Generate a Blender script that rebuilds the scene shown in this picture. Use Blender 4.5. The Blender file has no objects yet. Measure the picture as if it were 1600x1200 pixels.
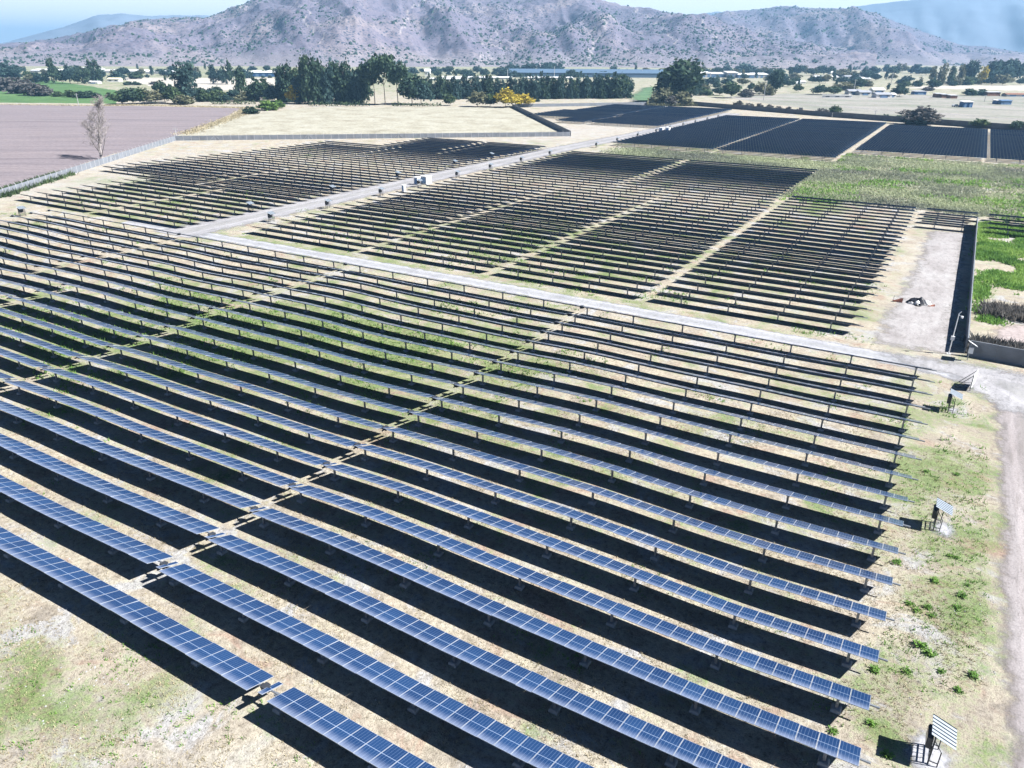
import bpy, math, random
import numpy as np
from mathutils import Vector, Matrix
random.seed(7); rng = np.random.default_rng(7)
SC = bpy.context.scene; COL = SC.collection
CAMH = 33.6; F_PX = 1165.0; PITCH, ROLL, YAW = math.radians(24.13977), math.radians(0.35463), math.radians(-30.25252)
# ------------------------------------------------------------------ camera frame (used to survey ground positions)
_f = np.array([math.sin(YAW)*math.cos(PITCH), math.cos(YAW)*math.cos(PITCH), -math.sin(PITCH)])
_r = np.array([math.cos(YAW), -math.sin(YAW), 0.0]); _u = np.cross(_r, _f)
_r, _u = _r*math.cos(ROLL)+_u*math.sin(ROLL), -_r*math.sin(ROLL)+_u*math.cos(ROLL)
def at(px, py, z=0.0):
    d = _f*F_PX + _r*(px-800) - _u*(py-600); t = (z-CAMH)/d[2]
    return float(d[0]*t), float(d[1]*t)
def depth(x, y, z=0.0): return float(np.dot(np.array([x, y, z-CAMH]), _f))
def proj(x, y, z=0.0):
    v = np.array([x, y, z-CAMH]); c = v@_f
    if c < 1: return None
    return 800+F_PX*(v@_r)/c, 600-F_PX*(v@_u)/c
SUN = np.array([1.2, 0.36, 1.2]); SUN /= np.linalg.norm(SUN)
TILT = math.radians(19.5); TUBE_Z = 1.22; MOD_W = 1.009; MOD_L = 2.0
ORD = ['zeroth','first','second','third','fourth','fifth','sixth','seventh','eighth','ninth','tenth','eleventh','twelfth','thirteenth','fourteenth','fifteenth','sixteenth','seventeenth','eighteenth','nineteenth']
TENS = {2:'twenty',3:'thirty',4:'forty',5:'fifty',6:'sixty'}; TENTH = {2:'twentieth',3:'thirtieth',4:'fortieth',5:'fiftieth',6:'sixtieth'}
def nth(n):
    if n < 20: return ORD[n]
    return TENTH[n//10] if n % 10 == 0 else TENS[n//10]+'-'+ORD[n % 10]

# ------------------------------------------------------------------ object helpers
def link(o, parent=None):
    COL.objects.link(o)
    if parent is not None: o.parent = parent
    return o
def tag(o, label=None, cat=None, group=None, kind=None):
    if label: o['label'] = label
    if cat: o['category'] = cat
    if group: o['group'] = group
    if kind: o['kind'] = kind
    return o
def thing(name, label, cat, loc=(0,0,0), rz=0.0, group=None):
    o = bpy.data.objects.new(name, None); o.empty_display_size = .3
    o.location = loc; o.rotation_euler = (0,0,rz); link(o)
    return tag(o, label, cat, group)
def copy_tree(o, parent=None):
    c = o.copy(); link(c, parent) if parent is not None else link(c)
    for ch in list(o.children): copy_tree(ch, c)
    return c
def add(name, data, parent=None, loc=(0,0,0), rot=(0,0,0), scale=(1,1,1)):
    o = bpy.data.objects.new(name, data); o.location = loc; o.rotation_euler = rot; o.scale = scale
    return link(o, parent)
class MB:
    """collects polygons with a material slot each and makes one mesh"""
    def __init__(s): s.v=[]; s.f=[]; s.m=[]; s.uv=[]
    def face(s, pts, m=0, uv=None):
        i=len(s.v); s.v.extend(pts); s.f.append(tuple(range(i,i+len(pts)))); s.m.append(m)
        s.uv.extend(uv if uv else [(0.0,0.0)]*len(pts))
    def box(s, c, d, m=0, M=None, skip=()):
        x,y,z=d[0]/2,d[1]/2,d[2]/2
        P=[Vector((sx*x+c[0],sy*y+c[1],sz*z+c[2])) for sz in(-1,1) for sy in(-1,1) for sx in(-1,1)]
        if M is not None: P=[M@p for p in P]
        P=[tuple(p) for p in P]
        for n,q in (('b',(0,2,3,1)),('t',(4,5,7,6)),('f',(0,1,5,4)),('k',(2,6,7,3)),('l',(0,4,6,2)),('r',(1,3,7,5))):
            if n not in skip: s.face([P[k] for k in q], m)
    def tube(s, p0, p1, r0, r1=None, n=6, m=0, cap=True):
        r1=r0 if r1 is None else r1; p0=Vector(p0); p1=Vector(p1); d=(p1-p0)
        if d.length<1e-6: return
        d.normalize(); a=d.orthogonal().normalized(); b=d.cross(a)
        A=[tuple(p0+(a*math.cos(2*math.pi*k/n)+b*math.sin(2*math.pi*k/n))*r0) for k in range(n)]
        B=[tuple(p1+(a*math.cos(2*math.pi*k/n)+b*math.sin(2*math.pi*k/n))*r1) for k in range(n)]
        for k in range(n): s.face([A[k],A[(k+1)%n],B[(k+1)%n],B[k]], m)
        if cap: s.face(A[::-1],m); s.face(B,m)
    def build(s, name, mats):
        me=bpy.data.meshes.new(name); me.from_pydata([tuple(p) for p in s.v],[],s.f)
        for m in (mats if isinstance(mats,(list,tuple)) else [mats]): me.materials.append(m)
        me.polygons.foreach_set('material_index', s.m)
        if any(u!=(0.0,0.0) for u in s.uv):
            l=me.uv_layers.new(name='UVMap'); l.data.foreach_set('uv',[c for u in s.uv for c in u])
        me.update(); return me
def quads_mesh(name, V, mat, tint=None, nper=4):
    """V: (n, nper, 3) array -> mesh of separate polygons, 'tint' per polygon"""
    n=V.shape[0]; me=bpy.data.meshes.new(name)
    me.vertices.add(n*nper); me.vertices.foreach_set('co',V.reshape(-1).astype(np.float32))
    me.loops.add(n*nper); me.loops.foreach_set('vertex_index',np.arange(n*nper,dtype=np.int32))
    me.polygons.add(n); me.polygons.foreach_set('loop_start',np.arange(0,n*nper,nper,dtype=np.int32))
    me.polygons.foreach_set('loop_total',np.full(n,nper,dtype=np.int32))
    me.update(calc_edges=True)
    if tint is not None:
        a=me.attributes.new('tint','FLOAT','FACE'); a.data.foreach_set('value',tint.astype(np.float32))
    me.materials.append(mat); return me
def grid_mesh(name, X, Y, Z, mat, attrs=None, smooth=True):
    """X,Y,Z: (ny,nx) arrays"""
    ny,nx=X.shape; me=bpy.data.meshes.new(name)
    V=np.stack([X,Y,Z],-1).reshape(-1,3).astype(np.float32)
    i=np.arange(nx*ny).reshape(ny,nx); q=np.stack([i[:-1,:-1],i[:-1,1:],i[1:,1:],i[1:,:-1]],-1).reshape(-1,4)
    me.vertices.add(len(V)); me.vertices.foreach_set('co',V.reshape(-1))
    me.loops.add(q.size); me.loops.foreach_set('vertex_index',q.reshape(-1).astype(np.int32))
    me.polygons.add(len(q)); me.polygons.foreach_set('loop_start',np.arange(0,q.size,4,dtype=np.int32))
    me.polygons.foreach_set('loop_total',np.full(len(q),4,dtype=np.int32))
    if smooth: me.polygons.foreach_set('use_smooth',np.ones(len(q),dtype=bool))
    me.update(calc_edges=True)
    for k,a in (attrs or {}).items():
        t=me.attributes.new(k,'FLOAT','POINT'); t.data.foreach_set('value',a.reshape(-1).astype(np.float32))
    me.materials.append(mat); return me
# value noise
def _h(i,j,s):
    n=(i*374761393+j*668265263+s*1274126177)&0x7fffffff; n=((n^(n>>13))*1274126177)&0x7fffffff
    return ((n^(n>>16))&0xffff)/65535.0
def vnoise(x,y,s=0):
    x=np.asarray(x,float); y=np.asarray(y,float); i=np.floor(x).astype(np.int64); j=np.floor(y).astype(np.int64)
    fx=x-i; fy=y-j; fx=fx*fx*(3-2*fx); fy=fy*fy*(3-2*fy)
    return (_h(i,j,s)*(1-fx)+_h(i+1,j,s)*fx)*(1-fy)+(_h(i,j+1,s)*(1-fx)+_h(i+1,j+1,s)*fx)*fy
def fbm(x,y,s=0,o=4,g=.5):
    a=0; w=1; t=0
    for k in range(o): a=a+w*vnoise(x*2**k,y*2**k,s+k*17); t+=w; w*=g
    return a/t
def sstep(a,b,x): t=np.clip((np.asarray(x,float)-a)/(b-a),0,1); return t*t*(3-2*t)
def terrain(x,y):
    x=np.asarray(x,float); y=np.asarray(y,float)
    A=sstep(-260,-150,x)*sstep(4.2,-6,x)*sstep(92,84,y)*sstep(-30,0,y)
    return A*(.11*np.sin(x/6.8+.6*np.sin(y/11))+.11*np.sin(x/12.5-y/15+1)+.05*np.sin(x/3.1+y/6))
def T(x,y): return float(terrain(x,y))

# ------------------------------------------------------------------ material helpers
class NT:
    def __init__(s,name):
        s.m=bpy.data.materials.new(name); s.m.use_nodes=True; s.t=s.m.node_tree; s.t.nodes.clear()
        s.out=s.n('ShaderNodeOutputMaterial')
    def n(s,t,**k):
        o=s.t.nodes.new(t)
        for a,b in k.items(): setattr(o,a,b)
        return o
    def l(s,a,b): s.t.links.new(a,b)
    def put(s,sock,v):
        if hasattr(v,'is_output'): s.l(v,sock)
        else:
            if isinstance(v,(tuple,list)) and len(v)==3 and sock.type=='RGBA': v=(*v,1)
            sock.default_value=v
    def pos(s): return s.n('ShaderNodeNewGeometry').outputs['Position']
    def noise(s,scale,detail=4,rough=.55,vec=None,dist=0.0):
        o=s.n('ShaderNodeTexNoise'); o.inputs['Scale'].default_value=scale; o.inputs['Detail'].default_value=detail
        o.inputs['Roughness'].default_value=rough; o.inputs['Distortion'].default_value=dist
        if vec is not None: s.l(vec,o.inputs['Vector'])
        return o.outputs['Fac']
    def ramp(s,fac,stops):
        o=s.n('ShaderNodeValToRGB'); e=o.color_ramp.elements
        while len(e)<len(stops): e.new(.5)
        for k,(p,c) in enumerate(stops): e[k].position=p; e[k].color=(*c,1) if len(c)==3 else c
        s.l(fac,o.inputs['Fac']); return o.outputs['Color']
    def mix(s,fac,a,b,mode='MIX'):
        o=s.n('ShaderNodeMix',data_type='RGBA',blend_type=mode)
        s.put(o.inputs[0],fac); s.put(o.inputs[6],a); s.put(o.inputs[7],b); return o.outputs[2]
    def math(s,op,a,b=0.0,c=None,clamp=False):
        o=s.n('ShaderNodeMath',operation=op); o.use_clamp=clamp; s.put(o.inputs[0],a); s.put(o.inputs[1],b)
        if c is not None: s.put(o.inputs[2],c)
        return o.outputs[0]
    def step(s,x,a,b):
        o=s.n('ShaderNodeMapRange',interpolation_type='SMOOTHSTEP'); s.put(o.inputs['Value'],x)
        s.put(o.inputs['From Min'],a); s.put(o.inputs['From Max'],b); return o.outputs['Result']
    def attr(s,name,): o=s.n('ShaderNodeAttribute'); o.attribute_name=name; return o.outputs['Fac']
    def scaled(s,vec,sc):
        o=s.n('ShaderNodeMapping'); o.inputs['Scale'].default_value=sc; s.l(vec,o.inputs['Vector']); return o.outputs['Vector']
    def bump(s,h,strength=.4,dist=.1):
        o=s.n('ShaderNodeBump'); o.inputs['Strength'].default_value=strength; o.inputs['Distance'].default_value=dist
        s.l(h,o.inputs['Height']); return o.outputs['Normal']
    def bsdf(s,color,rough=.8,metal=0.0,normal=None,spec=.3):
        o=s.n('ShaderNodeBsdfPrincipled'); s.put(o.inputs['Base Color'],color); s.put(o.inputs['Roughness'],rough)
        s.put(o.inputs['Metallic'],metal); s.put(o.inputs['Specular IOR Level'],spec)
        if normal is not None: s.l(normal,o.inputs['Normal'])
        return o.outputs[0]
    def done(s,sh): s.l(sh,s.out.inputs['Surface']); return s.m
def plain(name,col,rough=.6,metal=0.0,var=.25,scale=2.0,spec=.3):
    t=NT(name); f=t.noise(scale,5,.6,t.pos()); lo=tuple(c*(1-var) for c in col); hi=tuple(min(1,c*(1+var)) for c in col)
    return t.done(t.bsdf(t.ramp(f,[(.3,lo),(.7,hi)]),rough,metal,spec=spec))
M={}
M['steel']=plain('galvanised_steel',(.30,.32,.35),.5,.6,.15)
M['dark_steel']=plain('dark_steel',(.06,.065,.075),.5,.3,.2)
M['alu']=plain('aluminium_frame',(.38,.42,.49),.45,.3,.06)
M['back']=plain('panel_back',(.006,.055,.19),.85,0,.2,spec=.03)
M['concrete']=plain('concrete',(.36,.36,.36),.9,0,.18,1.3)
M['fence_conc']=plain('fence_concrete',(.185,.20,.225),.9,0,.2,.5)
M['white']=plain('white_paint',(.78,.78,.77),.5,0,.05)
M['roof_sheet']=plain('pale_roof_sheet',(.29,.335,.38),.5,.1,.08)
M['pale_conc']=plain('pale_concrete',(.42,.42,.425),.85,0,.1)
M['dark_wall']=plain('dark_wall_concrete',(.10,.11,.13),.9,0,.25,.4)
M['blue']=plain('blue_sheet_metal',(.03,.10,.26),.5,.1,.1,.3)
M['pale_blue']=plain('pale_blue_sheet',(.12,.21,.36),.6,0,.1,.3)
M['grey_roof']=plain('grey_roof',(.30,.31,.34),.7,0,.2,.4)
M['black']=plain('black_plastic',(.012,.013,.016),.5)
M['orange']=plain('orange_net',(.50,.20,.13),.7)
M['wood']=plain('grey_bark',(.28,.25,.24),.9,0,.35,1.5)
M['bark']=plain('brown_bark',(.13,.10,.085),.9,0,.3,1.5)
M['shade_net']=plain('blue_grey_net',(.085,.14,.21),.9,0,.1,.2)
M['cream']=plain('cream_roof',(.68,.62,.42),.7,0,.08)
M['wall_white']=plain('white_render',(.70,.69,.66),.8,0,.08,.4)
M['dark_glass']=plain('dark_window',(.03,.035,.045),.2)
M['rust']=plain('rusty_metal',(.22,.11,.07),.8,0,.4,1)
M['tarp']=plain('black_tarpaulin',(.02,.022,.03),.45,0,.3,3)

def pv_material():
    t=NT('solar_glass'); uv=t.n('ShaderNodeUVMap').outputs[0]; s=t.n('ShaderNodeSeparateXYZ'); t.l(uv,s.inputs[0])
    u,v=s.outputs[0],s.outputs[1]; fu=t.math('FRACT',u)
    rnd=t.n('ShaderNodeObjectInfo').outputs['Random']; iu=t.math('FLOOR',u)
    wn=t.n('ShaderNodeTexWhiteNoise',noise_dimensions='2D'); cb=t.n('ShaderNodeCombineXYZ'); t.l(iu,cb.inputs[0]); t.l(rnd,cb.inputs[1]); t.l(cb.outputs[0],wn.inputs['Vector'])
    mod=wn.outputs['Value']
    cell=t.math('FRACT',t.math('MULTIPLY',fu,6.0)); dl=t.math('ABSOLUTE',t.math('SUBTRACT',cell,.5))
    line=t.step(dl,.445,.485)
    cv=t.math('FRACT',t.math('MULTIPLY',v,12.0)); dv=t.math('ABSOLUTE',t.math('SUBTRACT',cv,.5)); line2=t.math('MULTIPLY',t.step(dv,.45,.49),.10)
    mid=t.math('SUBTRACT',1.0,t.step(t.math('ABSOLUTE',t.math('SUBTRACT',v,.5)),.008,.013))
    edge=t.math('SUBTRACT',1.0,t.step(t.math('SUBTRACT',.5,t.math('ABSOLUTE',t.math('SUBTRACT',fu,.5))),.030,.036))
    edge2=t.math('SUBTRACT',1.0,t.step(t.math('SUBTRACT',.5,t.math('ABSOLUTE',t.math('SUBTRACT',v,.5))),.014,.018))
    base=t.mix(mod,(.008,.030,.092),(.013,.045,.125))
    c=t.mix(t.math('MAXIMUM',t.math('MULTIPLY',line,.42),line2),base,(.26,.35,.52))
    c=t.mix(t.math('MULTIPLY',mid,.6),c,(.33,.42,.57))
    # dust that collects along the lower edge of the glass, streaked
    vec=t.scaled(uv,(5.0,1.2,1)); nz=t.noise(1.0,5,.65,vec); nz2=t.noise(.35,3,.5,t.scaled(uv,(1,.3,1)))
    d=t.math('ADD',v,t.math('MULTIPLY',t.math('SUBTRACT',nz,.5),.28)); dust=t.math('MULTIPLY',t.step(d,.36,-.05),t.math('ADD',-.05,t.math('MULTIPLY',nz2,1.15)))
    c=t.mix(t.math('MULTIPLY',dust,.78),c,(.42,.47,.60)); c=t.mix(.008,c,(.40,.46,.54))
    ab=t.math('MAXIMUM',edge,edge2); c=t.mix(ab,c,(.46,.50,.57))
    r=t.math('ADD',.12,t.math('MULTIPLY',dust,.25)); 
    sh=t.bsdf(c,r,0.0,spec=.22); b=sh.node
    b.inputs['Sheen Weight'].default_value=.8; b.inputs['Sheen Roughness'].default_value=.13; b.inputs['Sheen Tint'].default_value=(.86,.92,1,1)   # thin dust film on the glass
    return t.done(sh)
def back_material():
    t=NT('module_rear'); uv=t.n('ShaderNodeUVMap').outputs[0]; s=t.n('ShaderNodeSeparateXYZ'); t.l(uv,s.inputs[0])
    e=t.math('ABSOLUTE',t.math('SUBTRACT',t.math('FRACT',s.outputs[0]),.5)); f=t.step(e,.445,.465)
    g=t.math('SUBTRACT',1.0,t.step(t.math('ABSOLUTE',t.math('SUBTRACT',s.outputs[1],.5)),.03,.04))
    c=t.mix(t.math('MAXIMUM',f,g),(.007,.060,.20),(.32,.41,.52)); return t.done(t.bsdf(c,.85,spec=.03))
M['rear']=back_material()
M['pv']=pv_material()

def ground_material():
    t=NT('field_ground'); p=t.pos()
    n1=t.noise(.12,6,.62,p,.8); n2=t.noise(.33,6,.6,p,.4); n3=t.noise(2.6,8,.72,p); n4=t.noise(11,5,.7,p); n5=t.noise(.2,6,.65,t.scaled(p,(1,1.3,1)),.8)
    c=t.ramp(n2,[(.25,(.275,.245,.21)),(.42,(.37,.325,.265)),(.55,(.44,.395,.315)),(.72,(.455,.43,.39))])
    c=t.mix(t.math('MULTIPLY',t.step(n5,.52,.62),.8),c,(.41,.41,.42))       # grey bare crust
    c=t.mix(t.math('MULTIPLY',t.step(n5,.44,.34),.65),c,(.345,.235,.185))      # reddish soil
    g=t.attr('green'); b=t.attr('bare')
    gg=t.math('ADD',t.math('ADD',n1,t.math('MULTIPLY',t.math('SUBTRACT',n2,.5),.7)),t.math('MULTIPLY',t.math('SUBTRACT',n3,.5),.8))
    gf=t.step(t.math('ADD',gg,t.math('MULTIPLY',g,.40)),.55,.86)
    gc=t.ramp(n4,[(.3,(.075,.135,.04)),(.55,(.145,.215,.07)),(.75,(.27,.335,.115))])
    yc=t.ramp(n4,[(.3,(.22,.215,.10)),(.7,(.38,.36,.20))])
    gc=t.mix(t.math('MULTIPLY',t.step(n5,.48,.66),.8),gc,yc)
    c=t.mix(t.math('MULTIPLY',gf,.85),c,gc)
    c=t.mix(t.math('MULTIPLY',b,.85),c,t.ramp(n2,[(.3,(.38,.36,.345)),(.7,(.47,.45,.435))]))
    sh=t.ramp(n3,[(.28,(.36,.36,.33)),(.43,(.82,.81,.79)),(.56,(1.06,1.06,1.05)),(.74,(1.36,1.35,1.32))])
    c=t.mix(1.0,c,sh,'MULTIPLY')
    sp=t.ramp(n4,[(.34,(.45,.45,.42)),(.48,(1,1,1))]); c=t.mix(.85,c,sp,'MULTIPLY')
    h=t.math('ADD',n3,t.math('MULTIPLY',n4,.5))
    return t.done(t.bsdf(c,.95,0,t.bump(h,.75,.16),spec=.1))
M['ground']=ground_material()
def sheet_material(name,stops,s1,s2,stretch=(1,1,1),bump=.4,soft=False,ruts=None,rot=0.0):
    """open ground; soft: its border thins out into the ground below (uv.y = distance from the border in metres)"""
    t=NT(name); p=t.pos()
    if rot:
        m=t.n('ShaderNodeMapping'); m.inputs['Rotation'].default_value=(0,0,rot); t.l(p,m.inputs['Vector']); p=m.outputs['Vector']
    q=t.scaled(p,stretch); n1=t.noise(s1,6,.6,q,.4); n2=t.noise(s2,7,.7,p)
    c=t.ramp(n1,stops); c=t.mix(1.0,c,t.ramp(t.noise(s1*5,7,.72,q,.6),[(.3,(.74,.74,.72)),(.5,(1,1,1)),(.7,(1.14,1.14,1.13))]),'MULTIPLY'); c=t.mix(1.0,c,t.ramp(n2,[(.3,(.70,.70,.70)),(.5,(1,1,1)),(.75,(1.2,1.2,1.2))]),'MULTIPLY')
    if ruts:      # wheel ruts worn paler, a rougher crown between them
        uv=t.n('ShaderNodeUVMap').outputs[0]; s=t.n('ShaderNodeSeparateXYZ'); t.l(uv,s.inputs[0]); d=t.math('ADD',s.outputs[1],t.math('MULTIPLY',t.math('SUBTRACT',t.noise(.25,4,.6,p),.5),.7))
        k=t.math('SUBTRACT',1.0,t.step(t.math('ABSOLUTE',t.math('SUBTRACT',d,ruts)),.12,.42)); c=t.mix(t.math('MULTIPLY',k,.5),c,t.mix(1.0,c,(1.28,1.27,1.26),'MULTIPLY'))
        k2=t.step(d,ruts+.4,ruts+1.0); c=t.mix(t.math('MULTIPLY',k2,t.step(n2,.40,.62)),c,t.mix(1.0,c,(.78,.79,.74),'MULTIPLY'))
    sh=t.bsdf(c,.95,0,t.bump(n2,bump,.12),spec=.1)
    if soft:
        uv=t.n('ShaderNodeUVMap').outputs[0]; s=t.n('ShaderNodeSeparateXYZ'); t.l(uv,s.inputs[0])
        e=t.math('ADD',s.outputs[1],t.math('MULTIPLY',t.math('SUBTRACT',t.noise(.5,6,.7,p),.55),soft*2.6))
        mx=t.n('ShaderNodeMixShader'); t.l(t.step(e,0.0,soft),mx.inputs[0]); tr=t.n('ShaderNodeBsdfTransparent'); t.l(tr.outputs[0],mx.inputs[1]); t.l(sh,mx.inputs[2]); sh=mx.outputs[0]
    return t.done(sh)
M['road']=sheet_material('gravel_road',[(.3,(.29,.292,.315)),(.5,(.345,.347,.37)),(.7,(.395,.393,.41))],.35,5,(1,1,1),.35,soft=.9,ruts=1.0)
M['road_wide']=sheet_material('gravel_road_wide',[(.3,(.255,.25,.26)),(.5,(.31,.303,.312)),(.7,(.355,.345,.35))],.3,4,(1,.3,1),.35,soft=2.6,ruts=4.4)
M['lane']=sheet_material('sandy_lane',[(.3,(.26,.24,.235)),(.5,(.325,.305,.30)),(.7,(.38,.365,.36))],.25,4,(1,.45,1),.3,soft=2.2)
M['dirt']=sheet_material('dirt_road',[(.3,(.235,.21,.205)),(.5,(.285,.258,.255)),(.7,(.335,.308,.305))],.5,7,(1,.12,1),.5,soft=1.3,ruts=1.9)
M['ploughed']=sheet_material('ploughed_soil',[(.25,(.145,.125,.135)),(.45,(.215,.185,.195)),(.6,(.235,.20,.205)),(.8,(.30,.262,.262))],.06,.8,(.16,2.2,1),.5,rot=-.62)
M['dryfield']=sheet_material('dry_stubble',[(.25,(.25,.225,.17)),(.5,(.36,.34,.27)),(.75,(.43,.415,.35))],.09,.9,(1,1,1),.5)
M['crop']=sheet_material('green_crop',[(.25,(.065,.125,.05)),(.5,(.09,.17,.065)),(.75,(.125,.205,.08))],.06,.7,(.5,1.6,1),.6)
M['meadow']=sheet_material('green_meadow',[(.25,(.07,.13,.075)),(.5,(.11,.19,.10)),(.75,(.16,.25,.14))],.08,.7,(1,1,1),.6,soft=8)
M['stubble']=sheet_material('cream_stubble',[(.3,(.42,.385,.33)),(.7,(.50,.46,.40))],.03,.5,(1,1,1),.3)
M['pasture']=sheet_material('thin_pasture',[(.25,(.17,.19,.14)),(.5,(.27,.262,.225)),(.75,(.35,.315,.305))],.03,.4,(.5,1.3,1),.4)
M['soilpatch']=sheet_material('bare_soil',[(.3,(.33,.28,.27)),(.7,(.42,.36,.34))],.3,3,(1,1,1),.4,soft=1.5)
def leaf(name,cols,trans=.25):
    t=NT(name); a=t.attr('tint'); r=t.n('ShaderNodeObjectInfo').outputs['Random']
    f=t.math('ADD',t.math('MULTIPLY',a,.75),t.math('MULTIPLY',r,.25)); c=t.ramp(f,[(.1,cols[0]),(.5,cols[1]),(.9,cols[2])])
    b=t.bsdf(c,.75,spec=.2); tl=t.n('ShaderNodeBsdfTranslucent'); t.l(c,tl.inputs[0]); mx=t.n('ShaderNodeMixShader'); mx.inputs[0].default_value=trans
    t.l(b,mx.inputs[1]); t.l(tl.outputs[0],mx.inputs[2]); return t.done(mx.outputs[0])
L={'dark':leaf('dark_leaves',[(.022,.046,.032),(.045,.082,.052),(.095,.145,.075)],.3),
   'mid':leaf('green_leaves',[(.035,.060,.030),(.065,.105,.045),(.115,.155,.065)]),
   'bright':leaf('bright_leaves',[(.07,.13,.03),(.12,.21,.05),(.20,.30,.08)]),
   'olive':leaf('olive_leaves',[(.09,.10,.06),(.15,.155,.09),(.24,.235,.14)]),
   'yellow':leaf('yellow_leaves',[(.26,.22,.03),(.46,.37,.045),(.60,.47,.08)]),
   'grey':leaf('grey_leaves',[(.07,.075,.075),(.12,.115,.11),(.19,.175,.155)]),
   'blue':leaf('bluegreen_leaves',[(.024,.052,.052),(.046,.088,.078),(.085,.14,.11)],.3),
   'straw':leaf('straw_blades',[(.26,.22,.14),(.42,.36,.23),(.56,.49,.34)],.15),
   'weed':leaf('weed_leaves',[(.09,.19,.045),(.17,.32,.07),(.29,.44,.11)],.4),
   'scrub':leaf('scrub_leaves',[(.19,.20,.17),(.29,.32,.215),(.42,.46,.28)],.4)}

# ------------------------------------------------------------------ world, sun, camera
W=bpy.data.worlds.new('World'); SC.world=W; W.use_nodes=True; wt=W.node_tree
sky=wt.nodes.new('ShaderNodeTexSky'); sky.sky_type='NISHITA'; sky.sun_disc=False
el=math.asin(SUN[2]); sky.sun_elevation=el; sky.sun_rotation=math.atan2(SUN[0],SUN[1]); sky.altitude=300; sky.air_density=.6; sky.dust_density=.8; sky.ozone_density=3.0
bg=wt.nodes['Background']; bg.inputs['Strength'].default_value=.06
# deep zenith, milky bright air low over the horizon
tc=wt.nodes.new('ShaderNodeTexCoord'); sx=wt.nodes.new('ShaderNodeSeparateXYZ'); wt.links.new(tc.outputs['Generated'],sx.inputs[0])
mr=wt.nodes.new('ShaderNodeMapRange'); mr.interpolation_type='SMOOTHERSTEP'; mr.inputs['From Min'].default_value=.15; mr.inputs['From Max'].default_value=.02; wt.links.new(sx.outputs[2],mr.inputs['Value'])
dz=wt.nodes.new('ShaderNodeMix'); dz.data_type='RGBA'; dz.blend_type='MULTIPLY'; dz.inputs[0].default_value=1; wt.links.new(sky.outputs[0],dz.inputs[6]); dz.inputs[7].default_value=(.24,.34,.50,1)
mh=wt.nodes.new('ShaderNodeMix'); mh.data_type='RGBA'; wt.links.new(mr.outputs[0],mh.inputs[0]); wt.links.new(dz.outputs[2],mh.inputs[6]); mh.inputs[7].default_value=(9.6,9.8,9.4,1); wt.links.new(mh.outputs[2],bg.inputs['Color'])
sd=bpy.data.lights.new('sun','SUN'); sd.energy=5.0; sd.angle=math.radians(.5); sd.color=(1,.985,.965)
so=bpy.data.objects.new('sun',sd); COL.objects.link(so); so.location=(60,20,90); so.rotation_euler=Vector(SUN).to_track_quat('Z','Y').to_euler()
cam=bpy.data.cameras.new('camera'); co=bpy.data.objects.new('camera',cam); COL.objects.link(co); SC.camera=co
cam.sensor_width=36; cam.lens=F_PX/1600*36; cam.clip_start=.5; cam.clip_end=40000
co.matrix_world=Matrix(((_r[0],_u[0],-_f[0],0),(_r[1],_u[1],-_f[1],0),(_r[2],_u[2],-_f[2],CAMH),(0,0,0,1)))
SC.view_settings.view_transform='Standard'; SC.view_settings.look='None'; SC.view_settings.gamma=1; SC.view_settings.exposure=1.36
cy=SC.cycles; cy.use_denoising=True; cy.max_bounces=6; cy.diffuse_bounces=1; cy.glossy_bounces=3; cy.transparent_max_bounces=8; cy.volume_bounces=0; cy.transmission_bounces=2
SC.render.resolution_x=1024; SC.render.resolution_y=768

# ------------------------------------------------------------------ ground sheet
def axis(a,b,step,lo,hi,grow=1.25):
    c=list(np.arange(a,b+.01,step)); s=step; x=a; L0=[]
    while x>lo: s*=grow; x-=s; L0.append(x)
    s=step; x=b; R0=[]
    while x<hi: s*=grow; x+=s; R0.append(x)
    return np.array(L0[::-1]+c+R0)
gx=axis(-200,16,1.5,-14000,12000); gy=axis(0,110,1.5,-3000,16000)
X,Y=np.meshgrid(gx,gy)
def gauss(x,y,cx,cy_,sx,sy): return np.exp(-((x-cx)/sx)**2-((y-cy_)/sy)**2)
green=np.clip(.75*gauss(X,Y,-62,66,26,14)+.55*gauss(X,Y,-95,50,22,16)+.35*gauss(X,Y,4,75,7,24)+.3*gauss(X,Y,6.5,48,3,18)+.35*gauss(X,Y,3.5,35,3,9)+.45*gauss(X,Y,-47,12,14,5)+.22*gauss(X,Y,-60,70,80,26)+.2*gauss(X,Y,-40,45,40,18)+.3*gauss(X,Y,-60,140,60,40)+.3*gauss(X,Y,-38,14,10,5)
   +.5*gauss(X,Y,-95,97,60,4)+.35*gauss(X,Y,-70,118,60,14)+.45*gauss(X,Y,-170,110,40,16)+.6*gauss(X,Y,-128,255,30,20)+.45*gauss(X,Y,-200,128,14,10)
   +.9*gauss(X,Y,-28,196,6,16)+.35*sstep(200,215,Y)*sstep(312,300,Y)*sstep(-112,-108,X)-.12*gauss(X,Y,-15,30,14,14)+.36*sstep(480,800,Y-X*.4)+.15*sstep(-400,-600,X),-.6,1)
bare=np.clip(.6*gauss(X,Y,-205,110,12,30)+.5*gauss(X,Y,-232,150,12,30)+.7*gauss(X,Y,-150,330,24,60)+.6*gauss(X,Y,-1,140,4,40)+.4*gauss(X,Y,-27,14.5,6,2),0,1)
tag(add('ground',grid_mesh('ground',X,Y,terrain(X,Y),M['ground'],{'green':green,'bare':bare})),kind='structure')

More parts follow.
